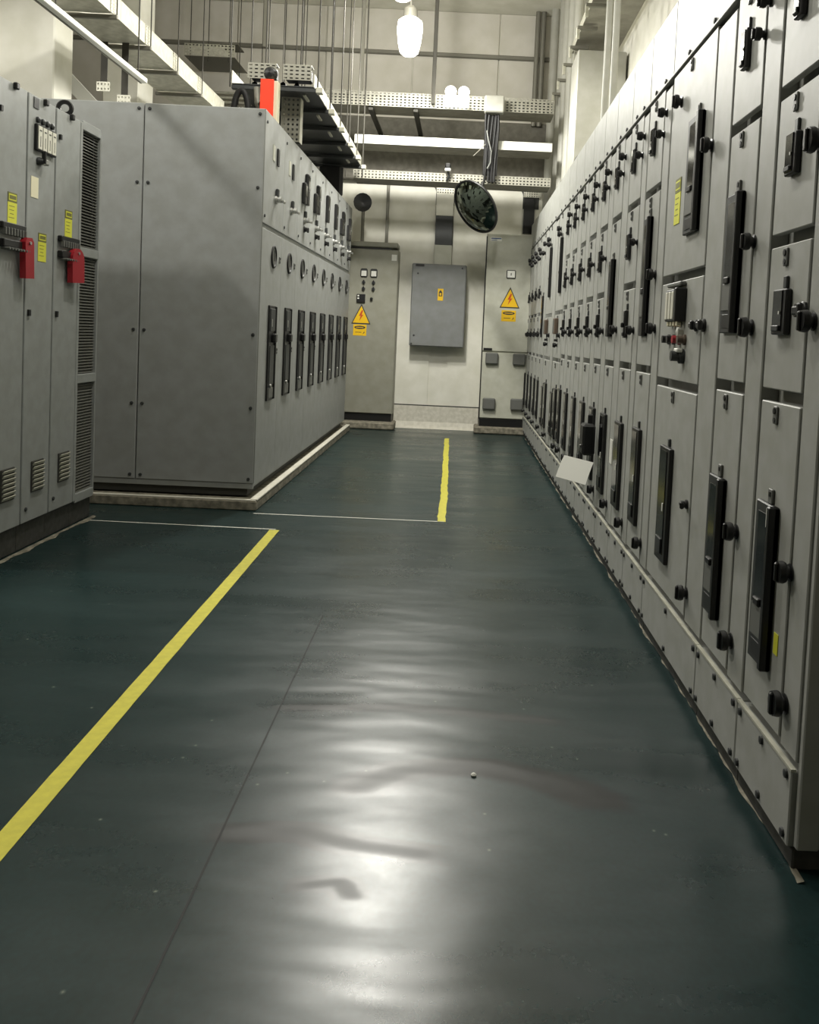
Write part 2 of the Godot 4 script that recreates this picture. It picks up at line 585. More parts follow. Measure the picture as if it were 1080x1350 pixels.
func lever(r: float) -> Mesh:
	var k := ["lever", snappedf(r, 0.002)]
	if cache.has(k): return cache[k]
	var b := MB.new()
	b.lathe(Vector3.ZERO, Vector3.BACK, [[r, 0.0], [r, 0.006], [r * 0.7, 0.009], [r * 0.7, 0.022], [0.0, 0.023]], M.black, 12)
	b.box(Vector3(r * 0.6, 0, 0.02), Vector3(r * 2.6, r * 0.9, 0.012), M.black, 0.003)
	b.box(Vector3(r * 1.7, 0, 0.025), Vector3(r * 0.8, r * 1.5, 0.014), M.black, 0.004)
	cache[k] = b.mesh()
	return cache[k]

func lock_tab() -> Mesh:
	if cache.has("lock"): return cache["lock"]
	var b := MB.new()
	b.box(Vector3(0, 0, 0.003), Vector3(0.026, 0.044, 0.006), M.mid_grey, 0.002)
	b.lathe(Vector3(0, 0.01, 0.006), Vector3.BACK, [[0.008, 0.0], [0.008, 0.003], [0.0, 0.003]], M.black, 10)
	b.lathe(Vector3(0, -0.012, 0.006), Vector3.BACK, [[0.007, 0.0], [0.007, 0.002], [0.0, 0.002]], M.charcoal, 10)
	cache["lock"] = b.mesh()
	return cache["lock"]

func bolt() -> Mesh:
	if cache.has("bolt"): return cache["bolt"]
	cache["bolt"] = MB.new().lathe(Vector3.ZERO, Vector3.BACK, [[0.011, 0.0], [0.01, 0.006], [0.0, 0.008]], M.charcoal, 8).mesh()
	return cache["bolt"]

func plate(w: float, h: float, m, d := 0.003) -> Mesh:
	var k := ["plate", snappedf(w, 0.005), snappedf(h, 0.005), m, d]
	if not cache.has(k): cache[k] = MB.new().box(Vector3(0, 0, d / 2), Vector3(w, h, d), m).mesh()
	return cache[k]

# yellow paper label: dark oval headline, lines of print, small flash
func yellow_label(w: float, h: float) -> Mesh:
	var k := ["ylab", snappedf(w, 0.005), snappedf(h, 0.005)]
	if cache.has(k): return cache[k]
	var b := MB.new()
	b.box(Vector3(0, -h * 0.16, 0.001), Vector3(w, h * 0.68, 0.002), M.label_yellow)
	b.box(Vector3(0, h * 0.34, 0.0012), Vector3(w, h * 0.3, 0.0024), M.print_olive)
	b.box(Vector3(0, h * 0.34, 0.0022), Vector3(w * 0.82, h * 0.2, 0.0022), M.label_yellow)
	b.box(Vector3(0, h * 0.34, 0.003), Vector3(w * 0.7, h * 0.12, 0.002), M.print_olive)
	for i in 4:
		b.box(Vector3(-w * (0.06 + 0.03 * (i % 2)), h * (0.06 - 0.12 * i), 0.002), Vector3(w * (0.6 - 0.1 * (i % 3)), h * 0.018, 0.0012), M.print_olive)
	cache[k] = b.mesh()
	return cache[k]

const RROT := Vector3(0, -PI / 2, 0)
const LROT := Vector3(0, PI / 2, 0)

func rdev(parent: Node, n: String, m: Mesh, z: float, y: float, label := "", x := RX) -> MeshInstance3D:
	if n in ["knob", "lever", "switch", "push_button"]: z -= minf(z * 0.022, 0.07)   # their tips stand out from the door
	return part(parent, n, m, Vector3(x, y, -z), RROT, label)

# ---------------------------------------------------------------- right-hand switchgear
func right_row() -> void:
	var ord := ["nearest", "second", "third", "fourth", "fifth", "sixth", "seventh", "eighth", "ninth", "tenth", "eleventh", "twelfth", "thirteenth", "fourteenth", "fifteenth", "sixteenth", "seventeenth", "eighteenth"]
	# z near, z far, door near, door far, door levels, kind
	var cols := [
		[1.95, 2.345, 2.06, 2.335, [1.045, 1.43, 1.8], "A"],
		[2.345, 2.765, 2.485, 2.755, [1.047, 1.8], "B"],
		[2.765, 3.595, 2.968, 3.582, [1.015, 1.405], "C"],
		[3.595, 4.035, 3.72, 4.022, [1.05, 1.8], "D"],
		[4.035, 4.455, 4.15, 4.445, [1.05, 1.424, 1.8], "E"],
		[4.455, 4.905, 4.62, 4.893, [1.047, 1.797], "F"],
		[4.905, 5.325, 5.055, 5.313, [1.043, 1.416, 1.793], "E"],
		[5.325, 5.775, 5.48, 5.763, [1.035, 1.411, 1.792], "E"],
		[5.775, 6.195, 5.94, 6.183, [1.03, 1.408, 1.79], "E"],
		[6.195, 6.645, 6.385, 6.632, [1.028, 1.406, 1.785], "E"],
		[6.645, 7.06, 6.81, 7.048, [1.028, 1.403, 1.785], "E"],
		[7.06, 7.72, 7.11, 7.66, [0.99, 1.375], "L"],
		[7.72, 8.58, 7.95, 8.52, [0.985, 1.367], "L"],
		[8.58, 9.06, 8.64, 9.05, [0.985], "N"],
		[9.06, 9.52, 9.12, 9.51, [0.985, 1.4], "O"],
		[9.52, 9.98, 9.58, 9.97, [0.985, 1.4], "O"],
		[9.98, 10.44, 10.04, 10.43, [0.985, 1.4], "O"],
		[10.44, 10.9, 10.5, 10.89, [0.985, 1.4], "O"],
	]
	var look := {
		"A": "yellow sticker beside its lowest tall breaker",
		"B": "long black breaker beside a round knob",
		"C": "widest, with meter, push buttons and yellow label",
		"D": "very long black breaker over its middle",
		"E": "three small doors above a tall breaker",
		"F": "long black breaker and a white tag",
		"L": "brown meter under a slim breaker",
		"N": "one thin tall black switch",
		"O": "small black switches near the far wall",
	}
	for ci in cols.size():
		var c: Array = cols[ci]
		var z0: float = c[0]
		var z1: float = c[1]
		var d0: float = c[2]
		var d1: float = c[3]
		var zc := (z0 + z1) / 2
		var kind: String = c[5]
		var nth: String = "nearest" if ci == 0 else ("farthest" if ci == cols.size() - 1 else ord[ci])
		var o := thing("switchgear_cabinet", "%s switchgear cabinet of the right-hand row, %s" % [nth, look[kind]], "switchgear", Vector3(1.08, 0, -zc), "switchgear cabinets along the right")
		# carcass set 2 cm behind the doors, its side cheeks flush
		bx(o, "body", Vector3(1.107, 1.265, -zc), Vector3(0.554, 2.43, z1 - z0), M.paint)
		bx(o, "base_channel", Vector3(1.085, 0.024, -zc), Vector3(0.6, 0.048, z1 - z0), M.plinth_dark, 0.004)
		# plain cover strip beside the doors
		bx(o, "cover_strip", Vector3(RX + 0.026, 1.2, -(z0 + d0) / 2 ), Vector3(0.05, 1.92, d0 - z0 - 0.012), M.paint, 0.003)
		# plinth panel with bolts, its lit top edge painted as a paler strip
		var pp := bx(o, "plinth_panel", Vector3(RX + 0.021, 0.136, -zc), Vector3(0.058, 0.172, z1 - z0 - 0.008), M.paint, 0.003)
		bx(pp, "lit_edge_strip", Vector3(RX - 0.004, 0.2245, -zc), Vector3(0.012, 0.006, z1 - z0 - 0.004), M.zinc)
		for q in [[z0 + 0.03, 0.205], [zc, 0.205], [z1 - 0.03, 0.205], [z0 + 0.03, 0.07], [zc, 0.07], [z1 - 0.03, 0.07]]:
			rdev(pp, "bolt", bolt(), q[0], q[1], "", RX - 0.008)
		# busbar cover over the doors, with ledge and screws
		var tc := bx(o, "top_cover", Vector3(RX + 0.026, 2.335, -zc), Vector3(0.05, 0.29, z1 - z0 - 0.006), M.paint, 0.003)
		bx(tc, "ledge", Vector3(RX - 0.001, 2.186, -zc), Vector3(0.014, 0.009, z1 - z0 - 0.002), M.paint, 0.002)
		for k in 2:
			rdev(tc, "bolt", bolt(), lerpf(z0, z1, 0.3 + 0.4 * k), 2.205, "", RX)
			var le := MB.new()
			var ring := []
			for a in 13: ring.append(Vector3(0, 0.03 + 0.024 * sin(TAU * a / 12), 0.024 * cos(TAU * a / 12)))
			le.tube(ring, 0.007, M.charcoal, 6)
			if not cache.has("eye"): cache["eye"] = le.mesh()
			if ci % 2 == k: part(tc, "lifting_eye", cache["eye"], Vector3(RX + 0.075, 2.4805, -lerpf(z0, z1, 0.25 + 0.5 * k)))
		# doors
		var lv: Array = [0.24] + c[4] + [2.202]
		var doors := []
		for i in lv.size() - 1:
			var yb: float = lv[i] + (0.006 if i else 0.01)
			var yt: float = lv[i + 1] - 0.026
			var dc := Vector3(RX + 0.01, (yb + yt) / 2, -(d0 + d1) / 2)
			var d := bx(o, "door", dc, Vector3(0.02, yt - yb, d1 - d0 - 0.012), M.paint, 0.0025)
			doors.append(d)
			rdev(d, "lock", lock_tab(), (d0 + d1) / 2 + 0.015, yt - 0.03)
		fit_devices(kind, o, doors, d0, d1, ci)
		if ci == 0:
			# sheet closing the near end of the row
			bx(o, "end_panel", Vector3(1.09, 1.36, -1.943), Vector3(0.56, 2.2, 0.014), M.paint, 0.003)
			bx(o, "corner_post", Vector3(RX + 0.03, 1.265, -1.94), Vector3(0.05, 2.42, 0.02), M.paint, 0.003)
	# loose black cable lying along the top front edge
	var pts := []
	for i in 150:
		var z := 4.7 + i * 0.041
		pts.append(Vector3(RX + 0.03 + 0.008 * sin(z * 7.0), 2.4925 + 0.016 * absf(sin(z * 5.3)) * (0.4 + 0.6 * absf(sin(z * 1.1))), -z))
	single("loose_cable", MB.new().tube(pts, 0.008, M.cable_black, 6), Vector3.ZERO, "thin black cable lying along the top edge of the right-hand switchgear", "cable")
	# black box hung on a breaker, and the white sheet clipped below it
	var hb := thing("hanging_box", "black padlock box hung on a low breaker of the right-hand row", "box", Vector3(RX - 0.05, 0.5, -5.0))
	bx(hb, "case", Vector3(RX - 0.06, 0.61, -4.98), Vector3(0.07, 0.17, 0.13), M.black, 0.012)
	bx(hb, "strap", Vector3(RX - 0.045, 0.7, -5.0), Vector3(0.03, 0.09, 0.03), M.black, 0.006)
	bx(hb, "clasp", Vector3(RX - 0.1, 0.57, -4.97), Vector3(0.01, 0.018, 0.018), M.steel, 0.003)
	var pb := MB.new()
	var pq := []
	for i in 5:
		var u := i / 4.0
		pq.append([Vector3(-0.09, 0.065 - 0.13 * u, 0.006 * sin(u * 3.0)), Vector3(0.09, 0.065 - 0.13 * u, 0.006 * sin(u * 3.0 + 0.6))])
	for i in 4:
		for dz in [0.0, 0.0012]:
			var o3 := Vector3(0, 0, dz)
			pb.quad(pq[i][0] + o3, pq[i][1] + o3, pq[i + 1][1] + o3, pq[i + 1][0] + o3, Vector3(0, 0, 1 if dz > 0 else -1), M.white)
	single("paper_sheet", pb, Vector3(RX - 0.135, 0.452, -4.87), "white paper sheet hanging under the black box on the right-hand row", "paper", "", Vector3(deg_to_rad(-28), deg_to_rad(-30), deg_to_rad(-8)))

func fit_devices(kind: String, o: Node3D, dr: Array, d0: float, d1: float, ci: int) -> void:
	var dc := (d0 + d1) / 2
	var top: Node = dr[dr.size() - 1]
	var low: Node = dr[0]
	if kind in ["A", "B", "D", "E", "F"]:
		# top compartment: round knob near the hinge, small breaker with its own knob
		rdev(top, "knob", knob(0.02), d0 + 0.03, 2.07)
		rdev(top, "breaker", plain_breaker(0.05, 0.11), dc + 0.01, 1.995)
		rdev(top, "knob", knob(0.018), d0 + 0.06, 1.992)
	match kind:
		"A":
			rdev(dr[2], "breaker", plain_breaker(0.07, 0.1), 2.195, 1.617)
			rdev(dr[2], "knob", knob(0.03), 2.095, 1.618)
			rdev(dr[1], "breaker", plain_breaker(0.09, 0.11), 2.205, 1.24)
			rdev(dr[1], "lever", lever(0.022), 2.125, 1.24)
			rdev(dr[1], "knob", knob(0.026), 2.065, 1.215)
			rdev(low, "breaker", breaker(0.13, 0.4), 2.213, 0.572)
			rdev(low, "knob", knob(0.026), 2.105, 0.64)
			rdev(low, "knob", knob(0.03), 2.085, 0.34)
			rdev(low, "sticker", plate(0.028, 0.05, M.label_yellow, 0.002), 2.118, 0.452, "yellow sticker")
		"B":
			rdev(dr[1], "breaker", breaker(0.14, 0.4), 2.64, 1.39)
			rdev(dr[1], "knob", knob(0.024), 2.53, 1.437)
			rdev(dr[1], "knob", knob(0.028), 2.505, 1.205)
			rdev(low, "breaker", breaker(0.14, 0.41), 2.65, 0.565)
			rdev(low, "knob", knob(0.026), 2.525, 0.645)
			rdev(low, "knob", knob(0.028), 2.515, 0.343)
		"C":
			rdev(dr[2], "breaker", breaker(0.18, 0.4), 3.155, 1.735)
			rdev(dr[2], "knob", knob(0.026), 3.035, 1.796)
			rdev(dr[2], "warning_label", yellow_label(0.085, 0.17), 3.4, 1.68, "yellow warning label")
			rdev(dr[2], "knob", knob(0.026), 3.5, 2.05)
			# meter block of four vertical bars under a hood
			var b := MB.new()
			b.box(Vector3(0, 0, 0.012), Vector3(0.22, 0.115, 0.024), M.charcoal, 0.003)
			for i in 4: b.box(Vector3(-0.082 + 0.045 * i, 0, 0.0255), Vector3(0.03, 0.1, 0.006), M.meter_face, 0.002)
			for i in 4: b.box(Vector3(-0.082 + 0.045 * i, -0.066, 0.01), Vector3(0.02, 0.018, 0.02), M.cream, 0.003)
			b.box(Vector3(0.098, 0, 0.02), Vector3(0.03, 0.117, 0.04), M.black, 0.003)
			rdev(dr[1], "meter", b.mesh(), 3.29, 1.29)
			rdev(dr[1], "hood", MB.new().box(Vector3(0, 0, 0.012), Vector3(0.2, 0.016, 0.024), M.mid_grey, 0.004).mesh(), 3.29, 1.365)
			rdev(dr[1], "lever", lever(0.02), 3.09, 1.216)
			rdev(dr[1], "lever", lever(0.022), 2.995, 1.216)
			for q in [[3.47, "black"], [3.395, "black"], [3.31, "red"], [3.235, "brown"]]:
				var pbm := MB.new().lathe(Vector3.ZERO, Vector3.BACK, [[0.019, 0.0], [0.019, 0.008], [0.014, 0.01], [0.014, 0.03], [0.0, 0.03]], M[q[1]], 12)
				rdev(dr[1], "push_button", pbm.mesh(), q[0], 1.168)
			rdev(dr[1], "indicator", MB.new().lathe(Vector3.ZERO, Vector3.BACK, [[0.016, 0.0], [0.016, 0.02], [0.0, 0.026]], M.white, 12).mesh(), 3.21, 1.195)
			rdev(dr[1], "switch", MB.new().lathe(Vector3.ZERO, Vector3.BACK, [[0.026, 0.0], [0.026, 0.016], [0.018, 0.02], [0.018, 0.045], [0.0, 0.046]], M.charcoal, 12).box(Vector3(0, 0.02, 0.02), Vector3(0.05, 0.014, 0.02), M.white, 0.003).mesh(), 3.25, 1.11)
			rdev(dr[1], "tag", plate(0.022, 0.03, M.mid_grey, 0.004), 3.235, 1.215)
			rdev(low, "breaker", plain_breaker(0.16, 0.42), 3.31, 0.565)
			rdev(low, "lever", lever(0.016), 3.075, 0.62)
			rdev(low, "knob", knob(0.026), 3.02, 0.335)
		"D":
			rdev(dr[1], "breaker", breaker(0.13, 0.5), 3.885, 1.43)
			rdev(dr[1], "knob", knob(0.024), 3.795, 1.43)
			rdev(dr[1], "knob", knob(0.024), 3.745, 1.21)
			rdev(low, "breaker", plain_breaker(0.15, 0.41), 3.88, 0.58)
			rdev(low, "knob", knob(0.026), 3.785, 0.325)
		"E":
			rdev(dr[2], "breaker", plain_breaker(0.06, 0.12), dc + 0.03, 1.6)
			rdev(dr[2], "knob", knob(0.018), dc - 0.07, 1.605)
			rdev(dr[1], "breaker", plain_breaker(0.045, 0.13), dc, 1.235)
			rdev(dr[1], "lever", lever(0.016), dc + 0.09, 1.23)
			rdev(dr[1], "knob", knob(0.022), dc - 0.1, 1.205)
			rdev(low, "breaker", plain_breaker(0.17, 0.41), dc + 0.02, 0.565)
			rdev(low, "knob", knob(0.026), d0 + 0.07, 0.32)
		"F":
			rdev(dr[1], "breaker", breaker(0.15, 0.4), 4.78, 1.375)
			rdev(dr[1], "knob", knob(0.024), 4.655, 1.21)
			rdev(low, "breaker", plain_breaker(0.16, 0.41), 4.79, 0.56)
			rdev(low, "knob", knob(0.026), 4.665, 0.325)
			rdev(o, "white_tag", plate(0.07, 0.12, M.white, 0.003), 4.54, 0.6, "white tag", RX)
		"L":
			rdev(dr[2], "breaker", breaker(0.12, 0.44), dc - 0.05, 1.74)
			rdev(dr[2], "knob", knob(0.024), d1 - 0.16, 2.0)
			rdev(dr[2], "knob", knob(0.024), d1 - 0.1, 2.05)
			rdev(dr[1], "meter", MB.new().box(Vector3(0, 0, 0.015), Vector3(0.16, 0.13, 0.03), M.brown, 0.006).box(Vector3(-0.02, 0, 0.031), Vector3(0.09, 0.1, 0.004), M.mid_grey, 0.002).mesh(), dc + 0.05, 1.255)
			rdev(dr[1], "lever", lever(0.022), dc - 0.1, 1.18)
			rdev(dr[1], "push_button", lever(0.014), dc + 0.04, 1.14)
			rdev(dr[1], "switch", knob(0.02), dc + 0.06, 1.1)
			rdev(low, "breaker", plain_breaker(0.17, 0.4), dc - 0.12, 0.555)
			rdev(low, "breaker", plain_breaker(0.17, 0.36), dc + 0.14, 0.53)
			rdev(low, "knob", knob(0.024), d0 + 0.08, 0.31)
		"N":
			rdev(dr[1], "switch", plain_breaker(0.07, 0.4), dc + 0.03, 1.36)
			rdev(dr[1], "knob", knob(0.024), dc - 0.04, 2.05)
			rdev(dr[1], "knob", knob(0.024), dc + 0.05, 1.97)
			rdev(low, "breaker", plain_breaker(0.14, 0.38), dc + 0.1, 0.55)
			rdev(low, "knob", knob(0.024), d0 + 0.05, 0.31)
		"O":
			for q in [[0.08, 2.05], [-0.08, 2.0], [0.1, 1.96]]:
				rdev(dr[2], "knob", knob(0.024), dc + q[0], q[1])
			rdev(dr[2], "switch", plain_breaker(0.05, 0.1), dc + 0.02, 1.6)
			rdev(dr[2], "lever", lever(0.022), dc - 0.12, 1.6)
			rdev(dr[1], "lever", lever(0.024), dc + 0.1, 1.19)
			rdev(dr[1], "lever", lever(0.024), dc - 0.1, 1.19)
			rdev(dr[1], "switch", plain_breaker(0.05, 0.06), dc, 1.19)
			rdev(low, "breaker", plain_breaker(0.14, 0.38), dc + 0.03, 0.55)
			rdev(low, "knob", knob(0.02), dc - 0.02, 0.3)

# ---------------------------------------------------------------- block of cubicles
func fuse_strip() -> Mesh:
	if cache.has("fuse"): return cache["fuse"]
	var b := MB.new()
	b.box(Vector3(0, 0, 0.006), Vector3(0.2, 0.63, 0.012), M.black, 0.003)
	b.box(Vector3(-0.005, 0.22, 0.0125), Vector3(0.15, 0.15, 0.01), M.charcoal, 0.003)
	b.box(Vector3(-0.04, 0.2, 0.018), Vector3(0.02, 0.05, 0.004), M.steel, 0.001)
	b.box(Vector3(0.02, 0.1, 0.024), Vector3(0.07, 0.06, 0.03), M.black, 0.008)
	b.box(Vector3(0, -0.08, 0.0125), Vector3(0.14, 0.26, 0.008), M.charcoal, 0.002)
	b.box(Vector3(0.085, 0, 0.014), Vector3(0.02, 0.62, 0.018), M.black, 0.003)
	b.box(Vector3(0, -0.265, 0.0125), Vector3(0.14, 0.07, 0.006), M.mid_grey, 0.002)
	b.lathe(Vector3(-0.03, -0.22, 0.012), Vector3.BACK, [[0.014, 0.0], [0.014, 0.012], [0.0, 0.014]], M.steel, 10)
	cache["fuse"] = b.mesh()
	return cache["fuse"]

func cubicle_block() -> void:
	var ord := ["nearest", "second", "third", "fourth", "fifth", "sixth", "seventh", "farthest"]
	var backx := -2.66
	for i in 8:
		var zc := 6.083 + 0.546 * i
		var z0 := 5.72 if i == 0 else zc - 0.273
		var z1 := zc + 0.273
		var zm := (z0 + z1) / 2
		var extra: String = ["closing end panels", "thin slot and steel switch up high", "pair of black relays up high", "pair of black relays above a lever", "single long relay up high", "tall dark relay above a lever", "twin relays nearing the far wall", "twin relays beside the far grey cabinet"][i]
		var o := thing("cubicle", "%s cubicle of the left-hand block, round gauge, %s" % [ord[i], extra], "switchgear", Vector3((backx + BX) / 2, 0.065, -zm), "cubicles of the left-hand block")
		bx(o, "body", Vector3((backx + BX - 0.014) / 2, 1.3, -zm), Vector3(BX - 0.014 - backx, 2.36, z1 - z0 - 0.001), M.paint_block)
		bx(o, "base_frame", Vector3((backx + BX) / 2 - 0.01, 0.096, -zm), Vector3(BX - backx - 0.06, 0.05, z1 - z0 - 0.002), M.seam)
		var up := bx(o, "upper_panel", Vector3(BX - 0.007, 2.1405, -zm), Vector3(0.014, 0.695, z1 - z0 - 0.002), M.paint_block, 0.002)
		var lo := bx(o, "lower_panel", Vector3(BX - 0.007, 0.949, -zm), Vector3(0.014, 1.624, z1 - z0 - 0.002), M.paint_block, 0.002)
		var ld := func(parent, n, m, z, y, label = ""): return part(parent, n, m, Vector3(BX, y, -z), LROT, label)
		var g := MB.new()
		g.lathe(Vector3.ZERO, Vector3.BACK, [[0.076, 0.0], [0.076, 0.008], [0.072, 0.011], [0.062, 0.011], [0.06, 0.004]], M.black, 28)
		g.lathe(Vector3.ZERO, Vector3.BACK, [[0.062, 0.005], [0.0, 0.005]], M.mid_grey, 28)
		g.box(Vector3(0.008, 0.008, 0.007), Vector3(0.004, 0.07, 0.003), M.black)
		if not cache.has("gauge"): cache["gauge"] = g.mesh()
		ld.call(lo, "gauge", cache["gauge"], zc, 1.607)
		ld.call(lo, "fuse_strip", fuse_strip(), zc - 0.01, 0.97)
		ld.call(lo, "lock", lock_tab(), zc + 0.2, 1.6)
		ld.call(lo, "lock", lock_tab(), zc + 0.19, 0.98)
		# operating switch with bright collar
		var sw := MB.new()
		sw.lathe(Vector3.ZERO, Vector3.BACK, [[0.03, 0.0], [0.03, 0.012], [0.02, 0.016], [0.02, 0.04], [0.0, 0.042]], M.steel, 14)
		sw.box(Vector3(0, 0.045, 0.012), Vector3(0.035, 0.05, 0.02), M.charcoal, 0.004)
		sw.box(Vector3(0.02, -0.01, 0.05), Vector3(0.06, 0.018, 0.018), M.steel, 0.004)
		if not cache.has("opsw"): cache["opsw"] = sw.mesh()
		ld.call(up, "switch", cache["opsw"], zc + 0.01, 1.985)
		if i >= 2:
			ld.call(up, "lever", lever(0.026), zc + 0.02, 1.915)
		if i < 2:
			ld.call(up, "slot", plate(0.05, 0.11, M.black, 0.01), zc + 0.03, 2.263)
			ld.call(up, "nameplate", plate(0.06, 0.1, M.paint_pale, 0.004), zc - 0.09, 2.27)
		else:
			var rl := MB.new()
			rl.box(Vector3(0, 0, 0.014), Vector3(0.085, 0.24, 0.028), M.black, 0.006)
			rl.box(Vector3(0, 0.05, 0.029), Vector3(0.07, 0.1, 0.004), M.black_gloss, 0.001)
			rl.box(Vector3(-0.02, 0.0, 0.03), Vector3(0.012, 0.03, 0.006), M.steel, 0.001)
			if not cache.has("relay"): cache["relay"] = rl.mesh()
			ld.call(up, "relay", cache["relay"], zc + 0.04, 2.225)
			if i in [2, 3, 6, 7]:
				var r2 := MB.new().box(Vector3(0, 0, 0.014), Vector3(0.085, 0.16, 0.028), M.black, 0.006).box(Vector3(0, 0.02, 0.029), Vector3(0.07, 0.08, 0.004), M.black_gloss, 0.001)
				if not cache.has("relay2"): cache["relay2"] = r2.mesh()
				ld.call(up, "relay", cache["relay2"], zc - 0.08, 2.18)
		for y in [2.42, 1.84]: ld.call(up, "bolt", bolt(), z0 + 0.05, y)
		if i == 0:
			# two sheets close the near end
			for q in [[backx, -2.013], [-2.007, BX]]:
				var ep := bx(o, "end_panel", Vector3((q[0] + q[1]) / 2, 1.318, -5.708), Vector3(q[1] - q[0], 2.33, 0.024), M.paint_block, 0.004)
				for y in [2.45, 2.0, 1.09, 0.63, 0.18]:
					for xx in [q[0] + 0.03, q[1] - 0.03]:
						if xx > -2.3: part(ep, "bolt", bolt(), Vector3(xx, y, -5.696), Vector3.ZERO)
			bx(o, "bottom_rail", Vector3((backx + BX) / 2, 0.135, -5.712), Vector3(BX - backx, 0.035, 0.02), M.paint_block, 0.003)
			bx(o, "corner_trim", Vector3(BX - 0.004, 1.318, -5.712), Vector3(0.012, 2.33, 0.02), M.mid_grey, 0.002)

# ---------------------------------------------------------------- left cabinets
func left_cabinets() -> void:
	var names := ["cut by the picture edge, red tag hanging", "four small meters near its top", "round red tag, beside the louvred bay"]
	for i in 3:
		var z0 := 4.07 + 0.3 * i
		var z1 := z0 + 0.3
		var zc := z0 + 0.15
		var o := thing("control_cabinet", "grey control cabinet at the left, %s" % names[i], "cabinet", Vector3(LX - 0.3, 0, -zc), "control cabinets at the left")
		bx(o, "body", Vector3(LX - 0.31, 1.165, -zc), Vector3(0.58, 2.07, 0.299), M.paint_left)
		bx(o, "base", Vector3(LX - 0.305, 0.065, -zc), Vector3(0.57, 0.13, 0.3), M.plinth_dark, 0.004)
		var d := bx(o, "door", Vector3(LX - 0.009, 1.167, -zc), Vector3(0.018, 2.065, 0.286), M.paint_left, 0.003)
		var ld := func(parent, n, m, z, y, label = ""): return part(parent, n, m, Vector3(LX, y, -z), LROT, label)
		# vent grille with a hood over each slat
		var vg := MB.new()
		vg.box(Vector3(0, 0, 0.004), Vector3(0.125, 0.155, 0.008), M.seam, 0.002)
		for k in 7:
			var y := 0.064 - 0.021 * k
			vg.t = Transform3D(Basis(Vector3.RIGHT, 0.6), Vector3(0, y, 0.012))
			vg.box(Vector3.ZERO, Vector3(0.115, 0.016, 0.004), M.zinc)
		if not cache.has("grille"): cache["grille"] = vg.mesh()
		ld.call(d, "vent_grille", cache["grille"], zc + 0.01, 0.352)
		ld.call(d, "lock", plate(0.02, 0.03, M.black, 0.01), zc - 0.11, 1.16)
		ld.call(d, "bolt", bolt(), zc - 0.1, 0.2)
		ld.call(o, "lug", MB.new().box(Vector3(0, 0, 0.008), Vector3(0.03, 0.03, 0.02), M.black, 0.004).mesh(), zc + 0.02, 2.19)
		if i == 1:
			var mt := MB.new()
			mt.box(Vector3(0, 0, 0.008), Vector3(0.21, 0.125, 0.016), M.black, 0.003)
			for k in 4:
				mt.box(Vector3(-0.075 + 0.05 * k, 0, 0.017), Vector3(0.041, 0.11, 0.004), M.meter_face, 0.001)
				mt.box(Vector3(-0.075 + 0.05 * k, -0.018, 0.0195), Vector3(0.004, 0.05, 0.001), M.charcoal)
				mt.box(Vector3(-0.075 + 0.05 * k, 0.034, 0.0195), Vector3(0.02, 0.006, 0.001), M.charcoal)
			ld.call(d, "meter", mt.mesh(), zc + 0.02, 2.005)
			for k in 4:
				ld.call(d, "pilot_lamp", MB.new().lathe(Vector3.ZERO, Vector3.BACK, [[0.015, 0.0], [0.015, 0.012], [0.0, 0.018]], M.charcoal, 12).mesh(), zc - 0.055 + 0.05 * k, 2.09)
			ld.call(d, "switch", MB.new().lathe(Vector3.ZERO, Vector3.BACK, [[0.02, 0.0], [0.02, 0.01], [0.012, 0.03], [0.0, 0.03]], M.charcoal, 12).box(Vector3(0, 0.02, 0.03), Vector3(0.012, 0.06, 0.02), M.black, 0.003).box(Vector3(0.03, 0, 0.02), Vector3(0.04, 0.03, 0.03), M.steel, 0.006).mesh(), zc - 0.04, 1.895)
			ld.call(d, "nameplate", plate(0.05, 0.05, M.charcoal, 0.004), zc - 0.07, 2.165)
			ld.call(d, "paper_label", plate(0.075, 0.1, M.cream, 0.002), zc - 0.07, 1.765)
			ld.call(d, "warning_label", yellow_label(0.085, 0.14), zc + 0.02, 1.485, "yellow warning label")
		else:
			ld.call(d, "warning_label", yellow_label(0.085, 0.145), zc + 0.015, 1.635, "yellow warning label")
			ld.call(d, "lock", plate(0.018, 0.025, M.black, 0.012), zc - 0.11, 2.06)
			# terminal comb: two rows of studs on a black bar
			var cb := MB.new()
			cb.box(Vector3(0, 0.045, 0.012), Vector3(0.22, 0.028, 0.024), M.black, 0.004)
			cb.box(Vector3(0, -0.035, 0.015), Vector3(0.22, 0.035, 0.03), M.black, 0.004)
			for k in 8:
				cb.box(Vector3(-0.095 + 0.027 * k, 0.018, 0.022), Vector3(0.01, 0.034, 0.02), M.mid_grey, 0.002)
				cb.cyl(Vector3(-0.095 + 0.027 * k, -0.06, 0.01), Vector3(-0.095 + 0.027 * k, -0.06, 0.05), 0.006, M.mid_grey, 8)
			ld.call(d, "terminal_comb", cb.mesh(), zc + 0.0, 1.505)
			# red tag hanging from the comb
			var tg := MB.new()
			var pts := PackedVector2Array()
			if i == 2:
				for k in 9: pts.append(Vector2(0.06 * cos(PI * k / 8), 0.06 * sin(PI * k / 8)))
				pts.append(Vector2(-0.06, -0.12)); pts.append(Vector2(0.06, -0.12))
			else:
				pts = PackedVector2Array([Vector2(-0.035, 0.04), Vector2(-0.02, 0.06), Vector2(0.02, 0.06), Vector2(0.035, 0.04), Vector2(0.035, -0.13), Vector2(-0.035, -0.13)])
			tg.prism(pts, 0.0, 0.03, M.red)
			tg.lathe(Vector3(0, 0.035, -0.02), Vector3.BACK, [[0.008, 0.0], [0.008, 0.056], [0.0, 0.056]], M.steel, 8)
			var tz := zc + (0.095 if i == 0 else 0.04)
			part(d, "red_tag", tg.mesh(), Vector3(LX + 0.02, 1.45, -tz), Vector3(0, PI / 2 - 0.1, 0.04), "red tag")
